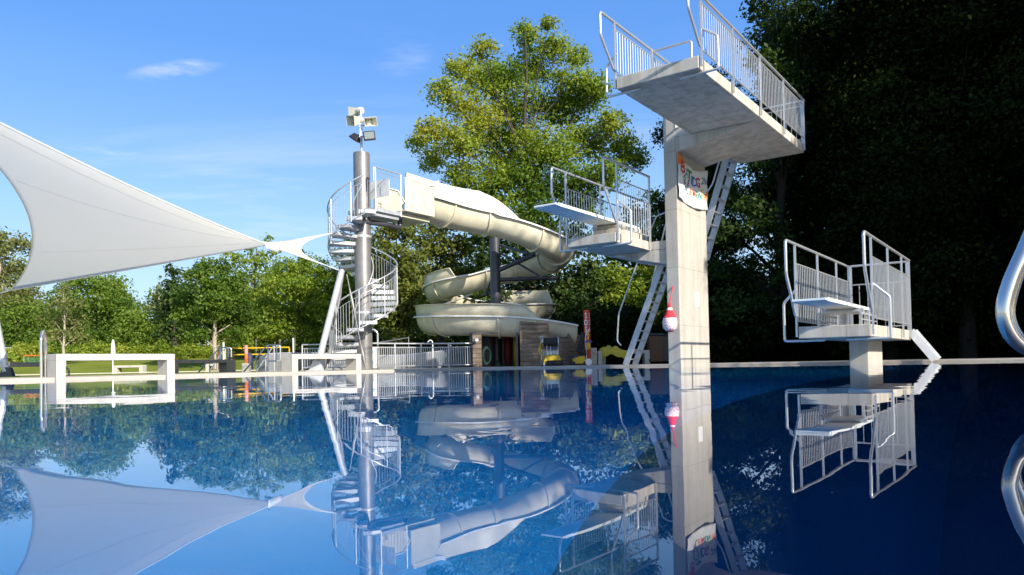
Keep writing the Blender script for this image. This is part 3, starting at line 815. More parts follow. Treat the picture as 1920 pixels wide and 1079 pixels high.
b.tube([sail_pt(i / 60, 0) for i in range(61)], 0.016, 8); b.tube([sail_pt(i / 60, 1) for i in range(61)], 0.016, 8)
b.tube([sail_pt(0, i / 30) for i in range(31)], 0.014, 8); b.tube([sail_pt(1, i / 30) for i in range(31)], 0.012, 8)
b.build('edge_hem', 'white_paint', sl_)
for v0, v1 in ((0.24, 0.40), (0.50, 0.56), (0.80, 0.78)):
    b = MB(); b.tube([sail_pt(0.02 + 0.9 * i / 40, v0 + (v1 - v0) * i / 40) - V((0, 0, 0.004)) for i in range(41)], 0.0035, 6); b.build('seam', 'sail_seam', sl_)
b = MB()
for k in range(2):
    rows_ = [[sail_pt(u_ / 1000, 0) + V((0, -0.03, dz)) for u_ in range(815, 856, 8)] for dz in (0.045, -0.10)]
b.grid(rows_); b.build('edge_sleeve', 'white_paint', sl_, solid=0.02)
b = MB()
b.tube([C3, at(640, 509, 19.0)], 0.014, 8); b.tube([C4, at(-16, 555, 18.5)], 0.016, 8); b.tube([C2, at(668, 428, 21.0)], 0.012, 8)
b.build('corner_cable', 'stainless', sl_)

def mast(label, foot, top, r, extra_cables=(), foot_mat='galvanised'):
    t_ = thing('sail_mast', label, 'mast', foot)
    d = (top - foot).normalized()
    b = MB(); b.tube([foot + d * 0.12, top], r, 20); b.build('pole', 'galvanised', t_)
    b = MB(); b.lathe([(r * 1.05, 0), (r * 1.05, 0.03)], top - d * 0.02, 20, (d.orthogonal().normalized(), d.cross(d.orthogonal()).normalized(), d)); b.build('cap', 'galvanised', t_)
    b = MB(); b.box(foot + V((0, 0, 0.012)), (0.42, 0.32, 0.02))
    for k in (-1, 1):
        b.prism([foot + V((-0.17, k * 0.05, 0.02)), foot + V((0.17, k * 0.05, 0.02)), foot + V((0.10, k * 0.05, 0.20)) + d * 0.03, foot + V((-0.06, k * 0.05, 0.22)) + d * 0.03], (0, 0.014, 0))
    b.build('foot_bracket', foot_mat, t_, smooth=False)
    for P in extra_cables:
        c = MB(); L = [P[0].lerp(P[1], k / 40) for k in range(41)]
        rr = []
        for k in range(41):
            t = k / 40
            rr.append(0.011 + 0.030 * max(0, math.sin(PI * (t - 0.14) / 0.3)) * (0.14 < t < 0.44) * 1.0 + 0.040 * max(0, math.sin(PI * (t - 0.72) / 0.28)) * (t > 0.72))
        c.tube(L, rr, 10); c.build('guy_cable', 'pillar_steel', t_)
    return t_
mtop = at(640.5, 509, 19.0)
mast('grey leaning sail mast with two guy cables in front of the spiral stairs', gx(593, 17.5), mtop, 0.078,
     [(at(645, 512, 19.0), gx(612, 17.6)), (at(650, 514, 19.0), gx(686, 18.7))])
mast('grey leaning sail mast with a dark foot at the left edge of the view', gx(13, 18.2), at(-18, 552, 18.5), 0.085, foot_mat='dark_steel')
t_ = None

# ------------------------------------------------------------------ spiral stairs tower
PC = gx(683.5, 21.0)
PT = at(682, 288, 21.0).z
sp = thing('spiral_staircase', 'steel spiral staircase winding round a thick grey pillar up to the slide', 'staircase', PC)
b = MB(); b.lathe([(0.232, 0), (0.232, PT - DECK - 0.02), (0.225, PT - DECK)], PC, 40); b.build('pillar', 'pillar_steel', sp)
MT = at(683, 205, 21.0).z
b = MB(); b.tube([V((PC.x, PC.y, PT - 0.05)), V((PC.x, PC.y, MT))], 0.034, 14); b.build('mast_tube', 'galvanised', sp)
b = MB()
for zc in (1.62, 3.78): b.lathe([(0.242, 0), (0.246, 0.02), (0.246, 0.05), (0.242, 0.07)], V((PC.x, PC.y, zc)), 40)
b.build('pillar_collar', 'galvanised', sp)
RO, RI, A0, DA, RISE = 0.94, 0.225, R(132), R(22.5), 0.19
PZ = 4.58
nst = 24
def hel(a, r, z): return V((PC.x + r * math.cos(a), PC.y + r * math.sin(a), z))
for i in range(1, nst):
    z = DECK + RISE * i; a = A0 + DA * i
    b = MB(); w2 = R(14)
    top = [hel(a - w2 * 1.25, RI, z), hel(a - w2, RO, z), hel(a, RO * 1.01, z), hel(a + w2, RO, z), hel(a + w2 * 1.25, RI, z)]
    b.prism([p - V((0, 0, 0.088)) for p in top], (0, 0, 0.088))
    # front nosing plate
    b.prism([hel(a - w2 * 1.25, RI + .01, z - 0.125), hel(a - w2, RO - .01, z - 0.11), hel(a - w2, RO - .01, z - 0.089), hel(a - w2 * 1.25, RI + .01, z - 0.089)],
            (hel(a, 1, 0) - hel(a - 0.03, 1, 0)))
    b.build('step', 'galvanised', sp, smooth=False)
b = MB()
a_s, a_e = A0 + DA * 0.5, A0 + DA * (nst - 1.2)
K = 120
def zs(a): return DECK + RISE * (a - A0) / DA
b.tube([hel(a_s + (a_e - a_s) * i / K, RO + .02, zs(a_s + (a_e - a_s) * i / K) + 0.98) for i in range(K + 1)], 0.021, 10)
hrail = b.build('outer_railing', 'stainless', sp)
b = MB()
b.tube([hel(a_s + (a_e - a_s) * i / K, RO + .02, zs(a_s + (a_e - a_s) * i / K) + 0.80) for i in range(K + 1)], 0.008, 6)
b.tube([hel(a_s + (a_e - a_s) * i / K, RO + .02, zs(a_s + (a_e - a_s) * i / K) - 0.08) for i in range(K + 1)], 0.016, 6)
n_b = 92
for i in range(n_b + 1):
    a = a_s + (a_e - a_s) * i / n_b
    if i % 8: b.tube([hel(a, RO + .02, zs(a) - 0.08), hel(a, RO + .02, zs(a) + 0.80)], 0.0072, 5, caps=False)
b.build('baluster_panel', 'stainless', hrail)
for i in range(0, n_b + 1, 8):
    a = a_s + (a_e - a_s) * i / n_b
    c = MB(); c.tube([hel(a, RO + .02, zs(a) - 0.12), hel(a, RO + .02, zs(a) + 0.97)], 0.016, 8); c.build('post', 'stainless', hrail)
b = MB()
b.tube([hel(a_s + (a_e - a_s) * i / K, RI + .06, zs(a_s + (a_e - a_s) * i / K) + 0.90) for i in range(K + 1)], 0.019, 8)
b.build('inner_handrail', 'stainless', sp)
# platform in front of the slide mouth, laid along u1
PF = at(703.6, 391, 20.55); PF.z = 0                      # front-left corner seen from the pool
def pl(a, c, z): return V((PF.x, PF.y, 0)) + u1 * a - u2 * c + V((0, 0, z))
PLEN = 1.05
b = MB(); b.prism([pl(0, 0, PZ - 0.11), pl(PLEN, 0, PZ - 0.11), pl(PLEN, 1.0, PZ - 0.11), pl(-0.1, 1.0, PZ - 0.11)], (0, 0, 0.11))
b.prism([pl(0.08, 0.08, PZ - 0.22), pl(PLEN - .05, 0.08, PZ - 0.22), pl(PLEN - .05, 0.9, PZ - 0.22), pl(0.08, 0.9, PZ - 0.22)], (0, 0, 0.109))
b.build('platform', 'galvanised', sp, smooth=False)
ZR = PZ + 1.12
for c_, nm in ((0.0, 'platform_railing'), (1.0, 'platform_railing')):
    b = MB()
    P = [pl(-0.05, c_, PZ + 0.72), pl(-0.05, c_, ZR), pl(PLEN, c_, ZR - 0.02)] if c_ == 0 else [pl(0.25, c_, PZ + 0.85), pl(PLEN, c_, PZ + 0.85)]
    b.tube(P, 0.021, 10, rad=0.07); pr_ = b.build(nm, 'stainless', sp)
    b = MB(); zt = P[-1].z - 0.1
    for k in range(0, 9):
        x = 0.05 + k * (PLEN - 0.08) / 8
        b.tube([pl(x, c_, PZ - 0.04), pl(x, c_, zt)], 0.0072, 5, caps=False)
    b.tube([pl(0, c_, zt), pl(PLEN, c_, zt)], 0.011, 6); b.build('baluster_panel', 'stainless', pr_)
    for x in (0.02, PLEN - 0.03):
        c = MB(); c.tube([pl(x, c_, PZ - 0.13), pl(x, c_, P[-1].z)], 0.019, 8); c.build('post', 'stainless', pr_)
b = MB(); b.prism([pl(0.66, 0.9, PZ + 0.45), pl(0.66, 0.12, PZ + 0.45), pl(0.66, 0.12, PZ + 0.95), pl(0.66, 0.9, PZ + 0.95)], u1 * 0.02); b.build('notice_board', 'white_plastic', sp, smooth=False)
b = MB()
b.tube([hel(R(-60), 0.2, PZ - 0.36), pl(0.75, 0.3, PZ - 0.36), pl(1.38, 0.42, PZ - 0.36), pl(1.38, 0.42, PZ - 0.02)], 0.075, 16, rad=0.12)
b.build('drain_pipe', 'dark_steel', sp)

# loudspeakers and floodlights on the mast
def aimed(c, d, up=V((0, 0, 1)), roll=0):
    d = V(d).normalized(); x = d.cross(up).normalized(); y = x.cross(d)
    xr = x * math.cos(roll) + y * math.sin(roll); yr = -x * math.sin(roll) + y * math.cos(roll)
    return (xr, yr, d)
def horn(label, c, d, wd=0.36, hg=0.26, roll=0):
    t_ = thing('loudspeaker', label, 'loudspeaker', c, 0, None)
    X, Y, Z = aimed(c, d, roll=roll)
    def P(x, y, z): return c + X * x + Y * y + Z * z
    b = MB()
    o = [P(sx * wd / 2, sy * hg / 2, 0.18) for sx, sy in ((-1, -1), (1, -1), (1, 1), (-1, 1))]
    i = [P(sx * wd * .22, sy * hg * .27, -0.10) for sx, sy in ((-1, -1), (1, -1), (1, 1), (-1, 1))]
    b.add(o + i, [(0, 1, 5, 4), (1, 2, 6, 5), (2, 3, 7, 6), (3, 0, 4, 7), (4, 5, 6, 7)])
    b.build('horn', 'horn', t_, smooth=False, solid=0.012)
    b = MB(); b.lathe([(0.085, -0.095), (0.085, -0.02), (0.06, 0.0), (0.02, 0.01)], c, 20, (X, Y, Z)); b.build('driver', 'horn', t_)
    b = MB(); b.lathe([(0.09, -0.24), (0.1, -0.2), (0.1, -0.12), (0.08, -0.105)], c, 20, (X, Y, Z)); b.build('rear_housing', 'horn', t_)
    return t_
def mp_(px, py, dY=0): return at(px, py, 21.0 + dY)
horn('beige horn loudspeaker facing left below the top one on the mast', mp_(666, 226, -0.15), (-0.62, -0.75, -0.30), 0.33, 0.28, R(14))
horn('beige horn loudspeaker facing right on the mast above the dark floodlight', mp_(692, 229, -0.1), (0.42, -0.85, -0.25), 0.36, 0.24, R(-10))
horn('beige horn loudspeaker at the very top of the mast, turned away', mp_(668, 209, 0.2), (-0.75, 0.55, 0.1), 0.27, 0.26, R(8))
t_ = thing('security_camera', 'small white tube camera hanging on the mast between loudspeakers and floodlights', 'camera', mp_(675, 240))
b = MB(); b.lathe([(0.045, 0.0), (0.045, 0.10), (0.03, 0.12)], mp_(676, 240, -0.12), 14); b.build('housing', 'white_plastic', t_)
b = MB(); b.lathe([(0.032, 0.12), (0.034, 0), (0.036, -0.16), (0.05, -0.26), (0.05, -0.28)], mp_(676, 240, -0.12), 14); b.build('tube', 'white_plastic', t_)
b = MB(); b.tube([mp_(676, 236, -0.12), mp_(683, 236, 0)], 0.02, 8); b.build('arm', 'galvanised', t_)
def flood(label, c, d, wd, hg, roll):
    t_ = thing('floodlight', label, 'floodlight', c)
    X, Y, Z = aimed(c, d, roll=roll)
    def P(x, y, z): return c + X * x + Y * y + Z * z
    b = MB()
    o = [P(sx * wd / 2, sy * hg / 2, 0.06) for sx, sy in ((-1, -1), (1, -1), (1, 1), (-1, 1))]
    k = [P(sx * wd / 2, sy * hg / 2, 0.02) for sx, sy in ((-1, -1), (1, -1), (1, 1), (-1, 1))]
    i = [P(sx * wd * .3, sy * hg * .3, -0.12) for sx, sy in ((-1, -1), (1, -1), (1, 1), (-1, 1))]
    b.add(o + k + i, [(0, 1, 2, 3), (0, 4, 5, 1), (1, 5, 6, 2), (2, 6, 7, 3), (3, 7, 4, 0), (4, 8, 9, 5), (5, 9, 10, 6), (6, 10, 11, 7), (7, 11, 8, 4), (8, 11, 10, 9)])
    b.build('housing', 'black_plastic', t_, smooth=False, bevel=0.006)
    b = MB(); b.prism([P(sx * wd * .42, sy * hg * .36 + hg * .05, 0.0605) for sx, sy in ((-1, -1), (1, -1), (1, 1), (-1, 1))], Z * 0.004); b.build('glass', 'lens', t_, smooth=False)
    b = MB(); b.tube([P(0, 0, -0.12), mp_(683, 258)], 0.018, 8); b.build('bracket', 'dark_steel', t_)
flood('black floodlight with grey glass turned right on the mast', mp_(692, 255, -0.18), (0.30, -0.9, -0.28), 0.33, 0.26, R(-10))
flood('black floodlight seen from its back on the left of the mast', mp_(667, 260, 0.05), (-0.55, 0.2, -0.75), 0.34, 0.26, R(10))

# ------------------------------------------------------------------ water slide
PIL = gx(932, 27.0)
sd_ = thing('water_slide', 'cream spiral water slide winding round dark steel posts', 'water slide', PIL)
CXs, CYs, RS = PIL.x + 0.02, 27.0, 2.3
TR = 0.57                                            # trough radius
path = []
bx0 = pl(PLEN + 0.02, 0.52, 0)                       # mouth of the start box
bx1 = bx0 + u1 * 1.25
# start: straight along u1, then an easy right-hand bend into the helix
ctrl = [bx1 + V((0, 0, 5.24)), bx1 + u1 * 0.9 + V((0, 0, 5.23)), V((CXs - 1.15, CYs - RS - 0.25, 5.17)), V((CXs, CYs - RS, 5.06))]
for i in range(24):
    t = i / 24
    p = ctrl[0] * (1 - t) ** 3 + ctrl[1] * (3 * t * (1 - t) ** 2) + ctrl[2] * (3 * t * t * (1 - t)) + ctrl[3] * t ** 3
    path.append(p)
zk = [(-90, 5.05), (-68, 4.78), (-45, 4.50), (-15, 4.30), (20, 4.22), (50, 4.12), (90, 3.88)]
def lin(tab, a):
    for (a0, z0), (a1, z1) in zip(tab, tab[1:]):
        if a0 <= a <= a1: return z0 + (z1 - z0) * (a - a0) / (a1 - a0)
    return tab[0][1] if a < tab[0][0] else tab[-1][1]
IDX = {}
aa = -90
while aa <= 90:
    z = sum(lin(zk, aa + d) for d in (-10, -5, 0, 5, 10)) / 5 if -90 < aa < 85 else lin(zk, aa)
    IDX[aa] = len(path)
    path.append(V((CXs + RS * math.cos(R(aa)), CYs + RS * math.sin(R(aa)), z))); aa += 5
def arc(nm, cx_, cy_, r_, a0, a1, z0, z1, st_=6):
    n_ = max(2, int(abs(a1 - a0) / st_))
    for k in range(1, n_ + 1):
        t = k / n_; a = R(a0 + (a1 - a0) * t)
        path.append(V((cx_ + r_ * math.cos(a), cy_ + r_ * math.sin(a), z0 + (z1 - z0) * t)))
        IDX[nm, k] = len(path) - 1
    IDX[nm, 'end'] = len(path) - 1
def run(nm, x, z1, n_):
    p0 = path[-1].copy()
    for k in range(1, n_ + 1):
        t = k / n_; path.append(V((p0.x + (x - p0.x) * t, p0.y, p0.z + (z1 - p0.z) * t)))
    IDX[nm, 'end'] = len(path) - 1
yb = CYs + RS
run('b', -1.52, 3.62, 5)                              # along the back, heading left
arc('left', -1.52, yb + 1.5, 1.5, -90, -270, 3.62, 2.88)   # turns away from the pool at the left end
run('c', -0.05, 2.74, 6)                             # rear arm, heading right
arc('right', -0.05, yb + 1.7, 1.3, 90, -90, 2.74, 2.44)
run('d', -0.4, 2.38, 2)
arc('low', -0.4, yb + 0.4 - 2.5, 2.5, 90, 180, 2.38, 1.90)
arc('front', -0.4, yb + 0.4 - 2.5, 2.5, 180, 270, 1.90, 1.68)
I_E = len(path)
ex = path[-1]
for i in range(1, 16):
    t = i / 15
    path.append(V((ex.x + 2.45 * t, ex.y - 0.2 * t + 0.35 * t * t, ex.z - 0.10 * t - 0.24 * t * t)))
def frames(P):
    out = []
    for i in range(len(P)):
        t = P[min(i + 1, len(P) - 1)] - P[max(i - 1, 0)]; t.normalize()
        s_ = t.cross(V((0, 0, 1))).normalized(); out.append((P[i], t, s_, V((0, 0, 1))))
    return out
FRM = frames(path)
def trough(mb, F, r=TR, flange=0.085, th=0.022):
    prof = []
    na = 18
    prof.append((-(r + flange), 0.0)); prof.append((-(r + flange), 0.02)); prof.append((-r + th, 0.02))
    for k in range(na + 1):
        a = PI + PI * k / na; prof.append((math.cos(a) * (r - th), math.sin(a) * (r - th) * 1.12))
    prof.append((r - th, 0.02)); prof.append((r + flange, 0.02)); prof.append((r + flange, 0.0))
    for k in range(na + 1):
        a = 2 * PI - PI * k / na; prof.append((math.cos(a) * r, math.sin(a) * r * 1.12))
    n_ = len(prof); o = len(mb.v)
    for p, t, s_, up in F:
        for x, z in prof: mb.v.append(p + s_ * x + up * z)
    for i in range(len(F) - 1):
        for k in range(n_):
            k2 = (k + 1) % n_
            mb.f.append((o + i * n_ + k, o + i * n_ + k2, o + (i + 1) * n_ + k2, o + (i + 1) * n_ + k))
    mb.f.append(tuple(o + k for k in range(n_ - 1, -1, -1))); mb.f.append(tuple(o + (len(F) - 1) * n_ + k for k in range(n_)))
def rib(mb, fr, r=TR):
    p, t, s_, up = fr
    pts = []
    for k in range(21):
        a = PI + PI * k / 20; pts.append((math.cos(a), math.sin(a) * 1.12))
    rows = [[p + t * dt + (s_ * x + up * z) * rr for x, z in pts] for dt, rr in ((-0.02, r + 0.002), (-0.02, r + 0.05), (0.02, r + 0.05), (0.02, r + 0.002))]
    mb.grid(rows)
cuts = [0, 9, 22] + [IDX[a] for a in (-55, -15, 25, 65)] + [IDX['b', 2] if ('b', 2) in IDX else IDX[90] + 2, IDX['left', 8], IDX['left', 20], IDX['left', 'end'], IDX['c', 'end'], IDX['right', 15], IDX['right', 'end'], IDX['low', 8], IDX['low', 'end'] - 1, IDX['front', 7], IDX['front', 'end'], I_E + 6, len(FRM) - 1]
for i0, i1 in zip(cuts, cuts[1:]):
    b = MB(); trough(b, FRM[i0:i1 + 1]); fs_ = b.build('flume_section', 'cream', sd_)
    for sd in (-1, 1):
        b = MB(); o_ = []
        for p, t, s_, up in FRM[i0:i1 + 1]:
            e = p + s_ * (sd * (TR + 0.088)); o_.append((e - up * 0.022, e + up * 0.028, e + up * 0.028 + s_ * (sd * 0.016), e - up * 0.022 + s_ * (sd * 0.016)))
        b.grid([[q[k] for q in o_] for k in (0, 1, 2, 3, 0)])
        b.build('rim', 'white_plastic', fs_)
    if i1 < len(FRM) - 1:
        b = MB(); rib(b, FRM[i1]); b.build('joint_flange', 'cream', fs_, solid=0.006)
def guard(i0, i1, side, h, lean=0.12, r0=4, r1=4):
    """raised splash wall on one rim, sloping in at both ends"""
    b = MB(); rows = [[], [], [], []]
    for i in range(i0, i1 + 1):
        p, t, s_, up = FRM[i]
        k = min(1, (i - i0) / max(1, r0)) * min(1, (i1 - i) / max(1, r1)); hh = 0.02 + h * k
        q = p + s_ * (side * (TR - 0.012)) + up * 0.02
        rows[0].append(q); rows[1].append(q + up * hh * 0.5 + s_ * (side * lean * 0.3 * k)); rows[2].append(q + up * hh + s_ * (side * lean * k))
        rows[3].append(q + up * hh + s_ * (side * (lean * k + 0.07)))
    b.grid(rows); return b.build('splash_guard', 'cream', sd_, solid=0.018)
guard(0, IDX[-25], -1, 0.92, 0.03, 1, 15)             # far side of the first fall, caught by the sun
guard(IDX[-25], IDX[50], 1, 0.45, 0.1, 3, 5)          # outside of the right turn
guard(IDX['left', 3], IDX['left', 26], -1, 0.36, 0.03, 1, 3)       # outside of the left turn
guard(IDX['c', 'end'] - 5, IDX['right', 12], -1, 0.62, 0.1, 2, 3)   # rear arm, seen behind the posts
guard(IDX['low', 10], I_E + 7, 1, 0.36, 0.05, 1, 3)                 # front pass
# start box
bz0, bz1 = PZ - 0.06, 5.56
b = MB()
for c_ in (-0.62, 0.62):
    q0, q1 = bx0 - u2 * c_, bx1 - u2 * c_
    up = V((0, 0, 1))
    poly = [q0 + up * (bz0 + 0.1), q1 + up * (bz0 + 0.1), q1 + up * 5.23, q1 - u1 * 0.30 + up * (bz1 - 0.02), q0 + up * bz1]
    b.prism(poly, u2 * (0.03 if c_ < 0 else -0.03))
b.prism([bx0 + u2 * 0.60 + V((0, 0, bz0 + 0.1)), bx1 + u2 * 0.60 + V((0, 0, bz0 + 0.1)), bx1 - u2 * 0.60 + V((0, 0, bz0 + 0.1)), bx0 - u2 * 0.60 + V((0, 0, bz0 + 0.1))], (0, 0, 0.04))
b.prism([bx0 + u2 * 0.45 + V((0, 0, bz0 - 0.04)), bx1 + u2 * 0.45 + V((0, 0, bz0 - 0.04)), bx1 - u2 * 0.45 + V((0, 0, bz0 - 0.04)), bx0 - u2 * 0.45 + V((0, 0, bz0 - 0.04))], (0, 0, 0.138))
bxo = b.build('start_box', 'cream', sd_, smooth=False, bevel=0.02)
b = MB()
for c_ in (-0.62, 0.62):
    q0, q1 = bx0 - u2 * c_, bx1 - u2 * c_
    b.beam(q0 + V((0, 0, bz1 + 0.02)), q1 - u1 * 0.3 + V((0, 0, bz1)), 0.09, 0.03); b.beam(q1 - u1 * 0.3 + V((0, 0, bz1)), q1 + V((0, 0, 5.25)), 0.09, 0.03)
b.build('box_rim', 'white_plastic', bxo, smooth=False)
fin0 = bx1 - u1 * 0.32 + u2 * 0.6
b = MB(); b.prism([fin0 + V((0, 0, 5.54)), fin0 + u1 * 0.55 + V((0, 0, 5.62)), fin0 + u1 * 0.6 + V((0, 0, 5.80)), fin0 + u1 * 0.1 + V((0, 0, 5.62))], -u2 * 0.5); 
b.build('spray_lip', 'white_plastic', bxo, smooth=False)
# posts and arms
zp = at(932, 447, 27.0).z
b = MB(); b.lathe([(0.19, 0), (0.19, zp - DECK)], PIL, 28); b.build('support_post', 'dark_steel', sd_)
p2_ = gx(918, 28.2)
b = MB(); b.lathe([(0.15, 0), (0.15, 2.5)], p2_, 24); b.build('support_post', 'dark_steel', sd_)
def arm(p, q, r=0.06, mat='dark_steel'):
    b = MB(); b.tube([p, q], r, 14); b.build('support_arm', mat, sd_)
Y0 = 27.0
arm(at(936, 507, Y0 - .1), at(1003, 477, 26.3), 0.085); arm(at(936, 525, Y0 - .1), at(1045, 521, 27.4), 0.075)
arm(at(938, 460, Y0 - .1), at(990, 476, 25.6), 0.045); arm(at(942, 477, Y0 - .1), at(1015, 520, 26.6), 0.04)
arm(at(926, 510, Y0), at(911, 552, 27.2), 0.03); arm(at(930, 545, Y0), at(905, 555, 27.4), 0.06)
arm(at(826, 574, 26.0), at(882, 553, 27.3), 0.04, 'cream')

# ------------------------------------------------------------------ board-clad shed under the slide
sh = thing('storage_shed', 'weathered board shed standing under the end of the slide', 'shed', gx(980, 24.6))
def sxy(px, Y): 
    p = gx(px, Y); return V((p.x, p.y, 0))
def wallseg(mb, a, c, z0, z1, th=0.1, z1b=None):
    a, c = V(a), V(c); d = (c - a).normalized(); nn = V((-d.y, d.x, 0)) * th
    zb = z1 if z1b is None else z1b
    mb.prism([a + V((0, 0, z0)), c + V((0, 0, z0)), c + V((0, 0, zb)), a + V((0, 0, z1))], nn)
b = MB(); wallseg(b, sxy(887, 24.0), sxy(903, 24.0), 0.03, 1.12, 0.5); b.build('end_pier', 'weathered_boards', sh, smooth=False)
zt1, zt2 = 1.55, 1.18
b = MB(); wallseg(b, sxy(976, 24.0), sxy(1030, 24.0), 0.03, 1.52, 0.12, 1.42)
b.build('front_wall', 'weathered_boards', sh, smooth=False)
b = MB()
pa, pc = sxy(1030.3, 24.0), sxy(1087, 24.9)
cv = [pa.lerp(pc, k / 10) - V((0, 0.35 * math.sin(PI * k / 10), 0)) for k in range(11)]
for k in range(10): wallseg(b, cv[k], cv[k + 1], 0.03, 1.0 + 0.06 * math.sin(k), 0.14, 1.0 + 0.06 * math.sin(k + 1))
b.build('curved_wall', 'weathered_boards', sh, smooth=False)
b = MB(); wallseg(b, sxy(1068, 24.3), sxy(1090, 25.2), 0.03, 1.15, 0.2, 1.05); b.build('side_wall', 'weathered_boards', sh, smooth=False)
b = MB(); wallseg(b, sxy(885, 27.2), sxy(1085, 27.2), 0.03, 1.3, 0.1); wallseg(b, sxy(887, 24.5), sxy(887, 27.1), 0.03, 1.2, 0.1); wallseg(b, sxy(1078, 25.2), sxy(1084, 27.1), 0.03, 1.2, 0.1); wallseg(b, sxy(972, 24.3), sxy(975, 26.9), 0.03, 1.2, 0.06)
b.prism([sxy(884, 24.3) + V((0, 0, 1.14)), sxy(1080, 24.6) + V((0, 0, 1.14)), sxy(1085, 27.3) + V((0, 0, 1.34)), sxy(880, 27.3) + V((0, 0, 1.34))], (0, 0, 0.05))
b.build('rear_wall', 'dark_steel', sh, smooth=False)
b = MB(); b.lathe([(0.05, 0), (0.06, 0.02), (0.05, 0.06)], sxy(895, 23.9) + V((0, 0, 0.92)), 16, (V((1, 0, 0)), V((0, 0, 1)), V((0, -1, 0)))); b.build('lamp', 'white_plastic', sh)
# things kept inside
c = sxy(953, 26.2)
b = MB(); b.lathe([(0.05, 0.05), (0.13, 0.15), (0.15, 0.7), (0.11, 1.1), (0.03, 1.2)], c, 16); tag(b.build('swim_float', 'dark_red', loc=c), 'dark red upright float standing inside the shed', 'float')
c = sxy(968, 25.9)
b = MB(); b.lathe([(0.05, 0.05), (0.09, 0.1), (0.1, 0.8), (0.07, 1.15)], c, 16); tag(b.build('swim_float', 'yellow', loc=c), 'yellow upright float inside the shed next to its front wall', 'float')
c = sxy(934, 25.4)
b = MB(); b.lathe([(0.09, 0.03), (0.12, 0.06), (0.1, 0.2), (0.04, 0.24)], c, 16); tag(b.build('bucket', 'hose_green', loc=c), 'green bucket on the floor of the dark shed', 'bucket')
c = sxy(912, 24.5)
b = MB()
for k in range(5):
    b.tube([c + V((0.12 * math.sin(2 * PI * j / 24) + 0.01 * k, -0.01 * k, 0.42 + (0.30 - 0.015 * k) * math.cos(2 * PI * j / 24))) for j in range(24)], 0.011, 6, closed=True)
tag(b.build('garden_hose', 'hose_green', loc=c), 'coiled green hose hanging inside the shed by its end pier', 'hose')

# ------------------------------------------------------------------ pool cleaning machines, red emergency post, tarp, bins
def wheel(parent, c, r, wd, axis, tyre='grey_steel'):
    X = V(axis).normalized(); Y = V((0, 0, 1)); Z = X.cross(Y)
    b = MB(); b.lathe([(r * .62, -wd / 2), (r * .95, -wd / 2), (r, -wd * .3), (r, wd * .3), (r * .95, wd / 2), (r * .62, wd / 2)], c, 24, (Y, Z, X)); w_ = b.build('wheel', tyre, parent)
    b = MB(); b.lathe([(r * .6, -wd * .4), (r * .6, wd * .4)], c, 20, (Y, Z, X)); b.build('hub', 'black_plastic', w_)
pc1 = thing('pool_cleaner', 'yellow pool cleaning robot on a trolley with a large black cable reel', 'pool cleaner', gx(1042, 22.6))
Yc = 22.6
def pcp(px, py, dY=0): return at(px, py, Yc + dY)
kx = Yc / FPX                                   # metres per photo pixel at this depth
c = gx(1036, Yc)
def cl(x, y, z): return V((c.x + x, c.y + y, DECK + z))
b = MB()
b.add([cl(-.28, -.2, .06), cl(.28, -.2, .06), cl(.28, .3, .06), cl(-.28, .3, .06), cl(-.27, -.2, .16), cl(.27, -.2, .16), cl(.27, .3, .16), cl(-.27, .3, .16),
       cl(-.2, -.12, .33), cl(.2, -.12, .33), cl(.2, .26, .33), cl(-.2, .26, .33)],
      [(0, 3, 2, 1), (0, 1, 5, 4), (1, 2, 6, 5), (2, 3, 7, 6), (3, 0, 4, 7), (4, 5, 9, 8), (5, 6, 10, 9), (6, 7, 11, 10), (7, 4, 8, 11), (8, 9, 10, 11)])
b.build('body', 'yellow', pc1, smooth=False, bevel=0.02)
b = MB(); b.tube([cl(-.2, -.24, .07), cl(.32, -.24, .07)], 0.065, 14); b.box(cl(.06, -.24, .15), (.5, .05, .03)); b.build('brush_roller', 'black_rubber', pc1)
b = MB()
for k in range(4): b.box(cl(-.14 + k * .095, -.02, .40), (.086, .16, .13))
b.build('canister', 'jerry', pc1, smooth=False, bevel=0.008)
b = MB(); b.box(cl(-.18, .18, .40), (.24, .1, .16)); b.build('control_unit', 'grey_steel', pc1, smooth=False, bevel=0.01)
b = MB(); b.box(cl(-.08, .16, .55), (.34, .1, .05)); b.build('cover', 'blue', pc1, smooth=False, bevel=0.01)
b = MB(); b.lathe([(.13, -.22), (.135, -.2), (.135, .2), (.13, .22)], cl(-.04, .1, .73), 28, (V((0, 1, 0)), V((0, 0, 1)), V((1, 0, 0)))); b.build('cable_reel', 'black_rubber', pc1)
b = MB()
for x in (-.285, .19):
    b.lathe([(.165, -.012), (.165, .012)], cl(x, .1, .73), 28, (V((0, 1, 0)), V((0, 0, 1)), V((1, 0, 0))))
b.build('reel_flange', 'stainless', pc1)
b = MB(); b.tube([cl(-.32, .2, .05), cl(-.32, .2, .82), cl(-.38, .12, .90), cl(-.26, .12, .92)], .015, 8, rad=.04); b.tube([cl(.2, .22, .3), cl(.2, .2, .72)], .014, 8)
b.tube([cl(-.16, 0, .45), cl(-.16, 0, .62)], .008, 6); b.tube([cl(-.05, 0, .45), cl(-.05, 0, .6)], .008, 6); b.build('frame', 'stainless', pc1)
b = MB(); b.tube([cl(-.36 + .03 * math.sin(k * .9), -.02, .72 - .045 * k) for k in range(9)], [.03, .04, .042, .045, .045, .042, .04, .03, .02], 8); b.build('cable_bundle', 'yellow', pc1)
b = MB(); b.tube([cl(-.26 + .08 * math.cos(2 * PI * k / 20), -.1, .62 + .09 * math.sin(2 * PI * k / 20)) for k in range(20)], .012, 6, closed=True); b.build('cable_loop', 'black_rubber', pc1)
wheel(pc1, cl(-.34, .05, .09), .09, .05, (1, 0.15, 0)); wheel(pc1, cl(-.26, -.2, .04), .045, .04, (1, 0, 0), 'white_plastic')

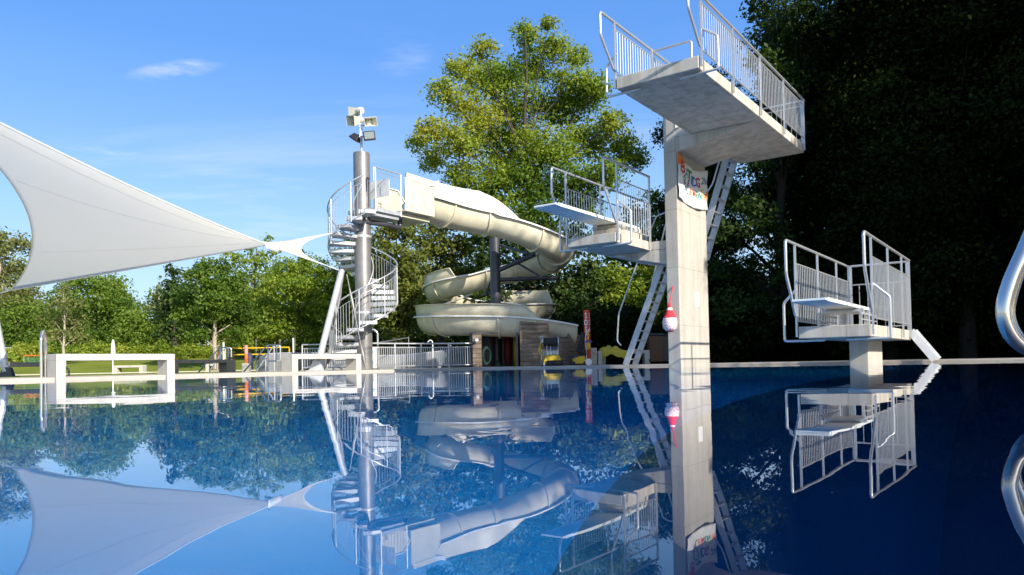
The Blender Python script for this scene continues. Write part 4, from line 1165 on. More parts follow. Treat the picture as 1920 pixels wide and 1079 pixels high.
c = gx(1086, 22.9)
pc2 = thing('pool_cleaner', 'smaller yellow pool cleaning robot with a white wheeled handle beside the red post', 'pool cleaner', c)
b = MB()
poly = [cl(-.20, -.2, .05), cl(.16, -.2, .05), cl(.21, -.2, .16), cl(.14, -.2, .29), cl(-.02, -.2, .275), cl(-.20, -.2, .20)]
b.prism(poly, (0, .34, 0)); b.build('body', 'yellow', pc2, smooth=False, bevel=0.015)
b = MB(); b.box(cl(-.12, -.03, .275), (.14, .3, .03)); b.build('lid', 'blue', pc2, smooth=False, bevel=0.008)
b = MB()
for x in (-.19, .17): b.tube([cl(x, -.24, .065), cl(x, .2, .065)], .06, 14)
b.build('track', 'black_rubber', pc2)
wheel(pc2, cl(.27, -.22, .10), .105, .05, (0, 1, 0), 'white_plastic')
b = MB(); b.tube([cl(.24, .05, .1), cl(.22, .05, .95), cl(.36, .05, 1.13)], .017, 8, rad=.05); b.build('handle', 'white_plastic', pc2)
b = MB(); b.box(cl(.31, .05, .60), (.11, .1, .22)); b.build('control_box', 'yellow', pc2, smooth=False, bevel=.012)
b = MB(); b.box(cl(.30, .05, .73), (.24, .14, .045)); b.build('control_cover', 'blue', pc2, smooth=False, bevel=.01)
b = MB()
for k in range(9):
    x0 = .04 + k * .018
    b.tube([cl(x0 + .06, .0 + .01 * k, 1.05 - .01 * k), cl(x0 - .02 - .02 * k * .3, -.03, .72), cl(x0 - .12 + .02 * k, -.02, .42 - .018 * (k % 4)), cl(x0 + .03, 0, .30)], .013, 6, rad=.1)
b.build('cable_bundle', 'black_rubber', pc2)
b = MB(); b.tube([cl(.30, .08, 1.08), cl(.31, .06, .85), cl(.28, .06, .8)], .03, 8); b.build('yellow_cable', 'yellow', pc2)

sc_ = gx(1102.5, 23.3)
sos = thing('emergency_post', 'red square emergency call post with white letters', 'post', sc_)
ang = R(30); X = V((math.cos(ang), math.sin(ang) * -1, 0)); Yv = V((math.sin(ang), math.cos(ang), 0))
Hs = at(1102, 582, 23.3).z
WS = 0.155
b = MB(); b.box(sc_ + V((0, 0, (Hs - DECK) / 2)), (WS, WS, Hs - DECK), (X, Yv, V((0, 0, 1)))); b.build('column', 'red', sos, smooth=False, bevel=.006)
b = MB()
for face_n, face_x in ((-Yv, X), (X, Yv)):
    for k, ch in enumerate('SOS'):
        put_text(b, ch, 0.245, sc_ + face_n * (WS / 2 + 0.002) + V((0, 0, Hs - DECK - 0.19 - 0.215 * k)), face_x, V((0, 0, 1)), 0.0015, 0.62)
    b.box(sc_ + face_n * (WS / 2 + 0.002) + V((0, 0, Hs - DECK - 0.78)), (0.09, 0.003, 0.02), (face_x, face_n, V((0, 0, 1))))
b.build('lettering', 'white_paint', sos, smooth=False)

bk = gx(1107, 23.6)
b = MB(); b.box(bk + V((0, .2, .27)), (.44, .4, .54)); b.box(bk + V((.32, .2, .22)), (.13, .36, .44))
b.lathe([(.03, 0), (.05, .03), (.05, .06)], bk + V((.17, -.01, .40)), 14, (V((1, 0, 0)), V((0, 0, 1)), V((0, -1, 0))))
tag(b.build('concrete_block', 'bench_concrete', loc=bk, smooth=False, bevel=.01), 'grey concrete block with a tap at the foot of the red emergency post', 'concrete block')
bw0 = gx(1126, 24.2)
bench('concrete_bench', 'grey concrete bench behind the ladder with a yellow tarp thrown over one end', V((bw0.x, bw0.y, 0)), 1.62, 0.45, 0.50, 0.11, 0.17, 'bench_concrete', 0.02, direction=V((1, 0, 0)))
# crumpled yellow tarp
tp0 = V((bw0.x + 0.0, bw0.y - 0.06, 0))
rng = random.Random(3)
def tarp(u, v):
    x = u * 1.0 - 0.12; y = -0.18 + v * 0.75
    z = 0.53 + 0.09 * math.sin(3.1 * u + 0.6) + 0.05 * math.sin(9 * u + 4 * v) + 0.03 * math.sin(17 * u - 7 * v)
    edge = max(0, 0.33 - v) / 0.33
    z -= edge * (0.30 + 0.10 * math.sin(7 * u + 1)) + max(0, .22 - u) * 0.9
    y += edge * 0.10 + 0.03 * math.sin(14 * u) * edge
    return tp0 + V((x, y, max(0.12, z)))
b = MB(); b.grid([[tarp(i / 30, j / 20) for i in range(31)] for j in range(21)])
tag(b.build('tarp', 'yellow_tarp', loc=tp0, solid=.006), 'crumpled yellow tarp lying over the concrete bench behind the ladder', 'tarp')
def wbin(label, c, mat, w_=.52, h_=.98):
    t_ = thing('wheelie_bin', label, 'bin', c)
    b = MB(); q = [(-1, -1), (1, -1), (1, 1), (-1, 1)]
    b.add([c + V((x * w_ * .4, y * w_ * .4, .06)) for x, y in q] + [c + V((x * w_ * .5, y * w_ * .5, h_ * .93)) for x, y in q], [(0, 3, 2, 1), (4, 5, 6, 7)] + [(i, (i + 1) % 4, 4 + (i + 1) % 4, 4 + i) for i in range(4)])
    b.build('body', mat, t_, smooth=False, bevel=.02)
    b = MB(); b.box(c + V((0, 0, h_ * .95)), (w_ * 1.12, w_ * 1.12, .05)); b.box(c + V((0, 0, h_ * .985)), (w_ * .9, w_ * .9, .05)); b.build('lid', 'black_plastic', t_, smooth=False, bevel=.02)
    wheel(t_, c + V((-w_ * .45, -.1, .11)), .11, .05, (1, 0, 0), 'black_rubber')
wbin('brown wheelie bin with black lid behind the concrete bench', gx(1230, 24.4), 'bin_brown')
wbin('dark wheelie bin half hidden behind the diving tower column', gx(1252, 25.0), 'dark_steel')

# ------------------------------------------------------------------ fences round the splash pool
def pfence(label, pts, zt, zsub, zb, posts_every, nbal, z0=DECK):
    t_ = thing('railing_fence', label, 'fence', V((pts[0].x, pts[0].y, z0)))
    b = MB(); b.tube([V((p.x, p.y, zt)) for p in pts], .024, 10); b.build('top_rail', 'galvanised', t_)
    b = MB()
    for z in (zsub, zb): b.tube([V((p.x, p.y, z)) for p in pts], .016, 8)
    for a, c in zip(pts, pts[1:]):
        L = (c - a).length; n_ = max(2, int(L / nbal))
        for k in range(1, n_):
            p = a.lerp(c, k / n_); b.tube([V((p.x, p.y, zb)), V((p.x, p.y, zsub))], .011, 6, caps=False)
    b.build('baluster_panel', 'galvanised', t_)
    for a, c in zip(pts, pts[1:]):
        n_ = max(1, round((c - a).length / posts_every))
        for k in range(n_):
            p = a.lerp(c, k / n_)
            m_ = MB(); m_.tube([V((p.x, p.y, z0 - .03)), V((p.x, p.y, zt))], .024, 8); m_.box(V((p.x, p.y, z0 + .008)), (.12, .12, .012)); m_.build('post', 'galvanised', t_)
    return t_
pfence('galvanised railing fence right of the staircase pillar running to the shed', [gx(694, 22.2), gx(741, 22.9), gx(790, 23.6), gx(842, 24.0), gx(886, 24.2)], 0.83, 0.71, 0.13, 1.2, .072)
pfence('galvanised railing fence left of the staircase pillar behind the bench', [gx(567, 23.5), gx(625, 23.2), gx(676, 22.6)], 0.86, 0.74, 0.13, 0.9, .085)
c = gx(701, 22.2)
b = MB(); b.box(V((c.x + .0, c.y - .04, .40)), (.19, .012, .62))
sg = b.build('sign_panel', 'white_plastic', tag(thing('information_sign', 'white information sign with blue lettering beside the staircase pillar', 'sign', V((c.x, c.y, .05))), 'white information sign with blue lettering beside the staircase pillar', 'sign'), smooth=False)
root = sg.parent
b = MB()
put_text(b, 'an', .12, V((c.x + .0, c.y - .048, .585)), V((1, 0, 0)), V((0, 0, 1)))
b.box(V((c.x - .04, c.y - .048, .26)), (.08, .003, .10))
b.build('lettering', 'sky_blue', root, smooth=False)
# steel paddling pool basin behind
bs = thing('paddling_pool', 'grey steel paddling pool wall behind the railing fence', 'paddling pool', gx(560, 25))
P = [gx(482, 24.6), gx(487, 24.0), gx(500, 23.9), gx(530, 24.2), gx(600, 25.2), gx(700, 25.6), gx(760, 25.8), gx(800, 25.2), gx(884, 26.0)]
b = MB()
hts = [.30, .5, .60, .62, .62, .5, .5, .56, .72]
rows = [[V((p.x, p.y, .0)) for p in P], [V((p.x, p.y, h)) for p, h in zip(P, hts)], [V((p.x, p.y + .12, h + .01)) for p, h in zip(P, hts)], [V((p.x, p.y + .14, .3)) for p in P]]
b.grid(rows); b.build('basin_wall', 'grey_steel', bs)
b = MB(); b.tube([V((p.x, p.y + .05, h + .012)) for p, h in zip(P, hts)], .02, 8); b.build('rim', 'stainless', bs)
def steps_rail(label, px0, px1, Y, zt, gap):
    t_ = thing('step_handrail', label, 'handrail', gx(px0, Y))
    for k in (0, 1):
        a, c = gx(px0 + k * gap, Y + k * .6), gx(px1 + k * gap * .3, Y + k * .6)
        L = c.x - a.x
        b = MB(); b.tube([V((a.x, a.y, .05)), V((a.x + L * .72, a.y, zt)), V((a.x + L, a.y, zt)), V((a.x + L, a.y, zt - .48)), V((a.x + L * .72, a.y, zt - .48))], .022, 10, rad=.07)
        b.tube([V((a.x + L * .74, a.y, .05)), V((a.x + L * .74, a.y, zt))], .02, 8)
        b.tube([V((a.x + L * .38, a.y, .05)), V((a.x + L * .38, a.y, zt * .52))], .018, 8); b.build('rail', 'blue_steel' if k == 0 else 'stainless', t_)
steps_rail('blue grey sloping step handrail at the left of the paddling pool', 372, 428, 24.5, .86, 20)
steps_rail('steel sloping step handrail leading up to the paddling pool', 457, 519, 22.4, .84, 24)
t_ = thing('step_handrail', 'low steel step handrail seen through the long pale bench', 'handrail', gx(107, 20))
for k in range(2):
    a = gx(106 + 3 * k, 20 + .5 * k)
    b = MB(); b.tube([V((a.x, a.y, .03)), V((a.x, a.y, .36)), V((a.x + .14, a.y, .26)), V((a.x + .27, a.y, .26)), V((a.x + .31, a.y, .18)), V((a.x + .31, a.y, .03))], .013, 8, rad=.04)
    b.tube([V((a.x + .14, a.y, .26)), V((a.x + .14, a.y, .03))], .012, 8); b.build('rail', 'blue_steel', t_)
# curved white filler pipe over the fence and tall slim railing beyond
c = gx(812, 25.3)
b = MB(); b.tube([c, c + V((0, 0, .86)), c + V((-.03, 0, .93)), c + V((-.10, 0, .95)), c + V((-.16, 0, .88))], .019, 10, rad=.06)
tag(b.build('filler_pipe', 'white_plastic', loc=c), 'white bent filler pipe rising behind the railing fence', 'pipe')
c = gx(709, 22.6)
b = MB(); b.tube([c, c + V((0, 0, 1.12)), c + V((-.12, 0, 1.22)), c + V((-.2, 0, 1.18))], .028, 10, rad=.08)
tag(b.build('handrail_post', 'stainless', loc=c), 'bent steel handrail post standing just right of the staircase pillar', 'handrail')
c = gx(767, 25.4)
b = MB(); b.tube([c, c + V((0, 0, 1.08))], .018, 8); b.tube([c + V((0, 0, 1.05)), gx(700, 23.5, .86)], .02, 8)
tag(b.build('sloping_handrail', 'grey_steel', loc=c), 'thin grey handrail sloping up behind the railing fence', 'handrail')

# ------------------------------------------------------------------ things on the lawn
c = gx(211.5, 38); c.z = lz(c.x, c.y)
t_ = thing('parasol', 'closed white parasol standing on the lawn', 'parasol', c)
ztop = at(213, 637, 38).z
b = MB(); b.tube([c, c + V((0, 0, ztop - c.z - .1))], .028, 10); b.build('pole', 'white_paint', t_)
b = MB(); b.lathe([(.05, .85), (.10, .95), (.115, 1.05), (.09, 1.45), (.05, ztop - c.z - .05), (.015, ztop - c.z)], c + V((.02, 0, 0)), 12); b.build('canopy', 'white_paint', t_)
c = gx(207, 37.5)
t_ = None
def ground(px, Y):
    p = gx(px, Y); p.z = lz(p.x, p.y); return p
# yellow framed volleyball net
Yn = 44.0
t_ = thing('volleyball_net', 'yellow edged volleyball net between pale posts on the lawn', 'net', ground(487, Yn))
z1, z2 = at(487, 652.5, Yn).z, at(487, 664.5, Yn).z
xa, xb = gx(431.5, Yn).x, gx(543, Yn).x
b = MB()
for z in (z1, z2): b.box(V(((xa + xb) / 2, Yn, z)), (xb - xa, .02, .06))
for x in (xa, xb): b.box(V((x, Yn, (z1 + z2) / 2)), (.06, .02, z1 - z2 - .062))
b.build('tape', 'net_yellow', t_, smooth=False)
b = MB()
for k in range(60):
    x = xa + .03 + (xb - xa - .06) * k / 59; b.tube([V((x, Yn, z2 + .03)), V((x, Yn, z1 - .03))], .004, 4, caps=False)
for k in range(1, 4):
    z = z2 + (z1 - z2) * k / 4; b.tube([V((xa + .03, Yn, z)), V((xb - .03, Yn, z))], .004, 4, caps=False)
b.build('mesh', 'black_plastic', t_)
for px in (434, 549.5):
    g = ground(px, Yn); m_ = MB(); m_.tube([V((g.x, Yn + .1, g.z - .05)), V((g.x, Yn + .1, z1 + (.55 if px > 500 else .05)))], .05, 10); m_.build('post', 'pale_bark' if px < 500 else 'white_paint', t_)
# tall grey poles and a pale one
for px, y0, Y, r, mat, lab in ((419.5, 642, 42, .05, 'white_paint', 'pale steel pole on the lawn beside the brown litter box'), (480.5, 637, 46, .022, 'grey_steel', 'very thin grey pole behind the volleyball net'),
                               (525.5, 637, 47, .07, 'pale_bark', 'stout pale wooden pole between two leaning wires behind the net'), (554, 629, 48, .022, 'grey_steel', 'very thin grey pole at the right end of the volleyball net')):
    g = ground(px, Y); b = MB(); b.tube([g - V((0, 0, .1)), V((g.x, g.y, at(px, y0, Y).z))], r, 8)
    if px == 525.5:
        zt = at(px, 641, Y).z
        b.tube([V((g.x, g.y, zt)), V((g.x + .35, g.y, g.z))], .02, 6); b.tube([V((g.x - .32, g.y, zt)), V((g.x - .62, g.y, g.z))], .02, 6); b.tube([V((g.x - .42, g.y, zt - .35)), V((g.x, g.y, zt - .35))], .02, 6)
    tag(b.build('pole', mat, loc=g), lab, 'pole')
# orange and pink post on a concrete base
g = gx(462, 27.0)
t_ = thing('marker_post', 'orange post with a pink top on a pale concrete base', 'post', g)
za, zb_, zc_ = at(462, 648, 27).z, at(462, 664, 27).z, at(462, 682, 27).z
b = MB(); b.box(V((g.x, g.y, zc_ / 2 + .01)), (.25, .25, zc_)); b.build('base', 'bench_concrete', t_, smooth=False, bevel=.01)
b = MB(); b.lathe([(.062, zc_), (.062, zb_)], V((g.x, g.y, 0)), 18); b.build('lower_post', 'orange', t_)
b = MB(); b.lathe([(.063, zb_), (.063, za - .02), (.04, za)], V((g.x, g.y, 0)), 18); b.build('upper_post', 'pink', t_)
b = MB(); b.lathe([(.022, za - .01), (.022, za + .05)], V((g.x, g.y, 0)), 10); b.build('top_knob', 'navy', t_)
g = ground(468, 40)
t_ = thing('bag', 'dark blue bag standing on the lawn right of the orange post', 'bag', g)
zt = at(468, 664, 40).z
b = MB(); b.lathe([(.16, g.z), (.2, g.z + .1), (.19, zt - .12), (.1, zt)], V((g.x, g.y, 0)), 14); b.build('body', 'navy', t_)
b = MB(); b.tube([V((g.x - .1, g.y - .1, zt - .05)), V((g.x, g.y - .12, zt + .04)), V((g.x + .1, g.y - .1, zt - .05))], .025, 6); b.build('strap', 'blue', t_)
g = ground(412, 39)
t_ = thing('litter_box', 'brown wooden litter box in front of a tree trunk', 'litter bin', g)
zt = at(412, 660, 39).z
b = MB(); b.box(V((g.x, g.y, (g.z + zt) / 2)), (.2, .2, zt - g.z)); b.build('body', 'brown', t_, smooth=False, bevel=.01)
b = MB(); b.box(V((g.x, g.y, zt + .03)), (.26, .26, .04)); b.build('lid', 'brown', t_, smooth=False)
g = gx(436, 22.3, .44)
b = MB(); b.box(g + V((0, 0, .022)), (.14, .12, .04)); b.box(g + V((-.01, 0, .05)), (.1, .1, .014))
tag(b.build('brown_box', 'brown', loc=g, smooth=False, bevel=.005), 'flat brown box on the right end of the dark bench', 'box')
# small green goal and a steel gate with hedge at far left
g = ground(60, 50)
t_ = thing('small_goal', 'low green football goal with red top bar on the lawn', 'goal', g)
xa, xb = gx(45, 50).x, gx(77, 50).x; zt = at(60, 667, 50).z
b = MB(); b.beam(V((xa, 50, zt)), V((xb, 50, zt)), .06, .06); b.build('top_bar', 'orange', t_, smooth=False)
b = MB()
for x in (xa, xb): b.tube([V((x, 50, zt)), V((x, 50, g.z)), V((x, 50.5, g.z))], .03, 8)
for k in range(1, 24): x = xa + (xb - xa) * k / 24; b.tube([V((x, 50.02, zt)), V((x, 50.45, g.z))], .008, 4, caps=False)
for k in range(1, 6): b.tube([V((xa, 50.02 + .43 * k / 6, zt + (g.z - zt) * k / 6)), V((xb, 50.02 + .43 * k / 6, zt + (g.z - zt) * k / 6))], .008, 4, caps=False)
b.build('net', 'green_net', t_)
g = ground(23, 56)
t_ = thing('metal_gate', 'grey metal bar gate with an orange lamp beside the hedges on the left', 'gate', g)
xa, xb = gx(9, 56).x, gx(36, 56).x; zt = at(22, 651, 56).z
b = MB()
for x in (xa, xb): b.box(V((x, 56, (zt + g.z) / 2)), (.12, .1, zt - g.z))
for z in (zt - .05, g.z + .45 * (zt - g.z), g.z + .12): b.box(V(((xa + xb) / 2, 56.1, z)), (xb - xa, .05, .07))
for k in range(1, 9): x = xa + (xb - xa) * k / 9; b.box(V((x, 56.16, (zt + g.z) / 2)), (.035, .03, zt - g.z - .1))
b.build('bars', 'galvanised', t_, smooth=False)
b = MB(); b.lathe([(.08, 0), (.09, .06), (.05, .13)], V((xb, 56, zt)), 12); b.build('lamp', 'orange', t_)

# ------------------------------------------------------------------ trees
def leaf_mesh(name, C, size, out, tint, mat, rs, up_bias=0.55, out_bias=0.45):
    n_ = len(C)
    nrm = rs.normal(size=(n_, 3)) * 0.75 + np.array([0, 0, up_bias]) + out * out_bias
    nrm /= np.linalg.norm(nrm, axis=1, keepdims=True) + 1e-9
    r0 = rs.normal(size=(n_, 3))
    t = np.cross(nrm, r0); t /= np.linalg.norm(t, axis=1, keepdims=True) + 1e-9
    bt = np.cross(nrm, t)
    s_ = size * rs.uniform(0.6, 1.35, size=(n_, 1))
    ln, wd = s_ * 0.62, s_ * 0.36
    droop = nrm * (s_ * 0.12)
    v = np.empty((n_, 4, 3))
    v[:, 0] = C - t * ln - droop; v[:, 1] = C + bt * wd; v[:, 2] = C + t * ln - droop; v[:, 3] = C - bt * wd
    me = bpy.data.meshes.new(name)
    me.vertices.add(4 * n_); me.vertices.foreach_set('co', v.reshape(-1).astype(np.float32))
    me.loops.add(4 * n_); me.loops.foreach_set('vertex_index', np.arange(4 * n_, dtype=np.int32))
    me.polygons.add(n_); me.polygons.foreach_set('loop_start', np.arange(0, 4 * n_, 4, dtype=np.int32))
    me.update(calc_edges=True)
    at_ = me.attributes.new('tint', 'FLOAT', 'POINT')
    at_.data.foreach_set('value', np.repeat(np.clip(tint, 0, 1), 4).astype(np.float32))
    me.materials.append(MATS[mat])
    return me
def lobes_leaves(lobes, leaf, dens, rs, clumps=13, shell=0.78, flat=0.5):
    CC, OO, TT = [], [], []
    for (c, r, tb) in lobes:
        c = np.array(c)
        nl = int(dens * (r / leaf) ** 2)
        k = max(4, int(clumps * rs.uniform(0.8, 1.2)))
        d = rs.normal(size=(k, 3)); d[:, 2] += 0.25; d /= np.linalg.norm(d, axis=1, keepdims=True)
        rad = r * shell * rs.uniform(0.45, 1.12, size=(k, 1))
        cc = c + d * rad * np.array([1, 1, 0.85])
        ct = rs.uniform(-0.22, 0.22, size=k) + tb
        sg = r * rs.uniform(0.17, 0.34, size=k)
        idx = rs.integers(0, k, size=nl)
        g = rs.normal(size=(nl, 3)); g[:, 2] *= flat
        # sprays droop outwards a little
        p = cc[idx] + g * sg[idx][:, None]
        p[:, 2] -= 0.12 * (g[:, 0] ** 2 + g[:, 1] ** 2) * sg[idx]
        un = rs.random(nl) < 0.22
        w_ = rs.normal(size=(nl, 3)); w_ /= np.linalg.norm(w_, axis=1, keepdims=True); w_ *= (r * 1.12 * rs.random(nl) ** 0.42)[:, None]; w_[:, 2] *= 0.85
        p[un] = (c + w_)[un]
        o = p - c; o /= np.linalg.norm(o, axis=1, keepdims=True) + 1e-9
        CC.append(p); OO.append(o); TT.append(ct[idx] + rs.uniform(-0.16, 0.16, size=nl))
    return np.concatenate(CC), np.concatenate(OO), np.concatenate(TT)
def limbs(mb, base, lobes, rad, seed, lean=V((0, 0, 0))):
    rr = random.Random(seed)
    top = max(lobes, key=lambda q: q[0][2])[0]
    cx = sum(q[0][0] for q in lobes) / len(lobes); cy = sum(q[0][1] for q in lobes) / len(lobes)
    base = V(base); tp = V((base.x * .35 + cx * .4 + top[0] * .25, cy * .5 + base.y * .5, top[2] - 0.2))
    pts = []
    for k in range(9):
        t = k / 8; p = base.lerp(tp, t); w_ = 0.18 * rad / .25 * math.sin(PI * t)
        pts.append(p + V((rr.uniform(-w_, w_), rr.uniform(-w_, w_), 0)))
    mb.tube(pts, [rad * 1.25] + [rad * (1 - 0.9 * k / 8) for k in range(1, 9)], 9)
    for (c, r, tb) in lobes:
        c = V(c); hz = (c.z - base.z) / max(0.1, tp.z - base.z)
        f = max(0.12, min(0.92, hz * 0.72 - 0.03)); i = f * 8; i0 = int(i)
        s_ = pts[i0].lerp(pts[min(8, i0 + 1)], i - i0)
        L = (c - s_).length
        if L < 0.2: continue
        md = s_.lerp(c, 0.5) + V((rr.uniform(-.08, .08) * L, rr.uniform(-.08, .08) * L, 0.06 * L))
        r0 = max(0.02, rad * (1 - f) * 0.4)
        mb.tube([s_, s_.lerp(md, .5) + V((0, 0, .01)), md, md.lerp(c, .55), c], [r0, r0 * .85, r0 * .65, r0 * .45, r0 * .22], 6)
        for q in range(3):
            e = c + V((rr.uniform(-1, 1), rr.uniform(-1, 1), rr.uniform(-.3, .9))) * r * 0.8
            mb.tube([md.lerp(c, .5), md.lerp(e, .6), e], [r0 * .4, r0 * .28, r0 * .1], 5)
def tree(name, label, mat, lobes, base, leaf=0.2, dens=22, bark='bark', rad=0.2, seed=1, group=None, cat='tree', trunk=True, clumps=13, flat=0.5, shell=0.78):
    rs = np.random.default_rng(seed)
    t_ = thing(name, label, cat, base, 0, group)
    b_ = V(base)
    LL = [(V(c) - b_, r, tb) for c, r, tb in lobes]
    C_, O_, T_ = lobes_leaves([(tuple(c), r, tb) for c, r, tb in LL], leaf, dens, rs, clumps, shell, flat)
    me = leaf_mesh('crown', C_, leaf, O_, T_, mat, rs)
    o = bpy.data.objects.new('crown', me); COL.objects.link(o); o.parent = t_; FR[o] = FR[t_]
    if trunk:
        mb = MB(); limbs(mb, V((0, 0, -0.1)), LL, rad, seed)
        mb.build('trunk', bark, t_, local=True)
    return t_
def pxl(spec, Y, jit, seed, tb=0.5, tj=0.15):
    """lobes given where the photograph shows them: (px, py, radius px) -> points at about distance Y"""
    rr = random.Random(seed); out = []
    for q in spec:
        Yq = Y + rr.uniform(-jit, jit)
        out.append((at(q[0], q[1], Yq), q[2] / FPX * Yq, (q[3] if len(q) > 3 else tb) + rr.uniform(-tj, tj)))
    return out

# the tall broad tree behind the slide
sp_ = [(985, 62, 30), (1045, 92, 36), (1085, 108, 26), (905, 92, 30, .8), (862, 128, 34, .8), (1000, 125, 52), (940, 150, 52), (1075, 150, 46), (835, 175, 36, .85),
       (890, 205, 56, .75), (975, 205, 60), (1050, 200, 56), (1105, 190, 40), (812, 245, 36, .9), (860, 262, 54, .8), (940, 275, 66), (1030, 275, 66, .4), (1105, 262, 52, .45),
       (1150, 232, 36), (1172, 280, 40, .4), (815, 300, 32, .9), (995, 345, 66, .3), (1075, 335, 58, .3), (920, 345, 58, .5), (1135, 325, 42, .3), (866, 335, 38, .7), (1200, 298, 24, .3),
       (890, 400, 44, .4), (840, 385, 34, .5), (780, 268, 22, .9), (905, 150, 40, .7), (1030, 45, 20, .6), (1120, 160, 28, .5), (1010, 400, 50, .2), (950, 400, 44, .3), (1090, 390, 44, .2)]  # low tints on lower right lobes put the crown's shade into leaf colour
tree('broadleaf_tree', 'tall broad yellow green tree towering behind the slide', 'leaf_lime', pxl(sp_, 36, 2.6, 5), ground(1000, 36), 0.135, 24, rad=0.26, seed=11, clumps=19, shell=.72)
# lower trees behind the slide and the stairs
tree('yew_tree', 'olive green yew like tree just right of the staircase pillar', 'leaf_yew',
     pxl([(722, 440, 32), (760, 428, 30), (740, 485, 44), (705, 500, 36), (778, 500, 40), (730, 545, 46), (775, 560, 44), (705, 575, 36), (745, 610, 44)], 33, 1.0, 8), ground(740, 33), 0.15, 26, seed=12, rad=.16)
tree('yew_tree', 'tall olive tree behind the start of the slide with a rounded top', 'leaf_yew',
     pxl([(822, 425, 28), (800, 455, 36), (845, 462, 36), (818, 505, 46), (862, 515, 40), (800, 555, 42), (850, 570, 46), (815, 610, 42), (880, 465, 24)], 37, 1.2, 9), ground(828, 37), 0.165, 26, seed=13, rad=.18)
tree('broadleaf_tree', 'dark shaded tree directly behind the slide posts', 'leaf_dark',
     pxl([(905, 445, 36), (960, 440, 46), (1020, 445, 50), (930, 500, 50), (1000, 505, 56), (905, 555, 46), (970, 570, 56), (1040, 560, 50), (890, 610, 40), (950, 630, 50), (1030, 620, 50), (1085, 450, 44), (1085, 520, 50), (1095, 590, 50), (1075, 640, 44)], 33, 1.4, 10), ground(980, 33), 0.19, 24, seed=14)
tree('broadleaf_tree', 'light green bush like tree seen between the diving tower ladder and the column', 'leaf_lime',
     pxl([(1150, 520, 34), (1190, 530, 38), (1225, 515, 30), (1160, 570, 40), (1205, 575, 42), (1240, 560, 34), (1145, 610, 36), (1190, 620, 40), (1235, 610, 36)], 35, 1.0, 16, .55), ground(1190, 35), 0.16, 20, seed=15)
tree('broadleaf_tree', 'mid green tree with a pointed top behind the high springboard railing', 'leaf_green',
     pxl([(1222, 372, 22), (1195, 400, 30), (1240, 410, 34), (1180, 440, 36), (1225, 450, 40), (1265, 450, 36), (1150, 470, 34), (1200, 490, 40), (1250, 500, 40), (1290, 500, 36)], 44, 1.4, 17), ground(1225, 44), 0.2, 18, seed=16)
# trees on the left beyond the lawn
tree('broadleaf_tree', 'tall pale tree at the far left edge behind the sail', 'leaf_pale',
     pxl([(10, 452, 30), (40, 460, 26), (-20, 460, 36), (0, 505, 44), (38, 510, 34), (-30, 540, 50), (15, 560, 48), (55, 560, 34), (-40, 600, 50), (10, 615, 50)], 66, 2.0, 20), ground(5, 66), 0.26, 17, seed=20, bark='pale_bark')
tree('broadleaf_tree', 'broad mid green tree below the left half of the sail', 'leaf_green',
     pxl([(150, 540, 36), (190, 535, 36), (215, 545, 36), (120, 575, 40), (170, 585, 48), (225, 580, 40), (248, 590, 30), (140, 625, 44), (200, 630, 48), (245, 625, 36), (100, 620, 40)], 62, 2.0, 21), ground(180, 62), 0.2, 24, seed=21)
tree('young_tree', 'slender young tree with a pale trunk standing before the wood on the left', 'leaf_pale',
     pxl([(120, 545, 18), (108, 570, 22), (135, 572, 22), (98, 600, 24), (125, 600, 22), (150, 605, 22), (105, 632, 22), (145, 632, 20), (125, 620, 20)], 48, 0.8, 22), ground(121, 48), 0.16, 9, bark='pale_bark', rad=.11, seed=22)
tree('broadleaf_tree', 'low dark green tree left of the young pale trunk', 'leaf_green',
     pxl([(40, 590, 40), (70, 600, 36), (20, 625, 40), (60, 635, 36), (-10, 640, 36), (85, 640, 26), (-30, 610, 40)], 58, 1.2, 23, .4), ground(40, 58), 0.19, 24, seed=23)
tree('broadleaf_tree', 'bushy green tree in the dip between the two groups of left hand trees', 'leaf_green',
     pxl([(245, 600, 28), (275, 598, 26), (235, 632, 32), (275, 630, 34), (310, 625, 32), (300, 602, 24), (255, 655, 26), (300, 655, 26)], 56, 1.2, 24, .5), ground(272, 56), 0.18, 24, seed=24)
tree('young_tree', 'thin half bare tree poking up in the gap of sky on the left', 'leaf_pale',
     pxl([(296, 548, 14), (305, 560, 18), (285, 572, 18), (300, 585, 22), (318, 580, 16), (299, 520, 5)], 64, 0.8, 25), ground(298, 64), 0.2, 9, bark='pale_bark', rad=.1, seed=25)
tree('conifer_tree', 'dark narrow tree at the left shoulder of the round tree', 'leaf_dark',
     pxl([(330, 515, 18), (322, 540, 24), (345, 545, 26), (318, 575, 28), (345, 590, 32), (320, 620, 30), (318, 502, 10)], 54, 1.0, 26), ground(330, 54), 0.2, 20, seed=26)
tree('round_tree', 'dense round dark green tree with a short bare trunk on the lawn', 'leaf_green',
     pxl([(385, 500, 22), (410, 502, 24), (365, 525, 28), (400, 530, 34), (435, 530, 28), (355, 560, 32), (395, 570, 40), (440, 565, 34), (350, 595, 30), (385, 610, 36), (425, 608, 36), (458, 595, 28), (370, 628, 24), (440, 630, 24)], 43, 1.2, 27, .3, .1), ground(405, 43), 0.155, 27, bark='pale_bark', rad=.17, seed=27)
tree('broadleaf_tree', 'light yellow green tree with a loose high top right behind the round tree', 'leaf_lime',
     pxl([(470, 462, 14), (500, 448, 12), (455, 490, 24), (490, 488, 26), (515, 475, 14), (470, 525, 32), (505, 525, 26), (445, 540, 28), (480, 565, 32), (430, 480, 16)], 60, 1.4, 28, .6), ground(480, 60), 0.22, 13, seed=28)
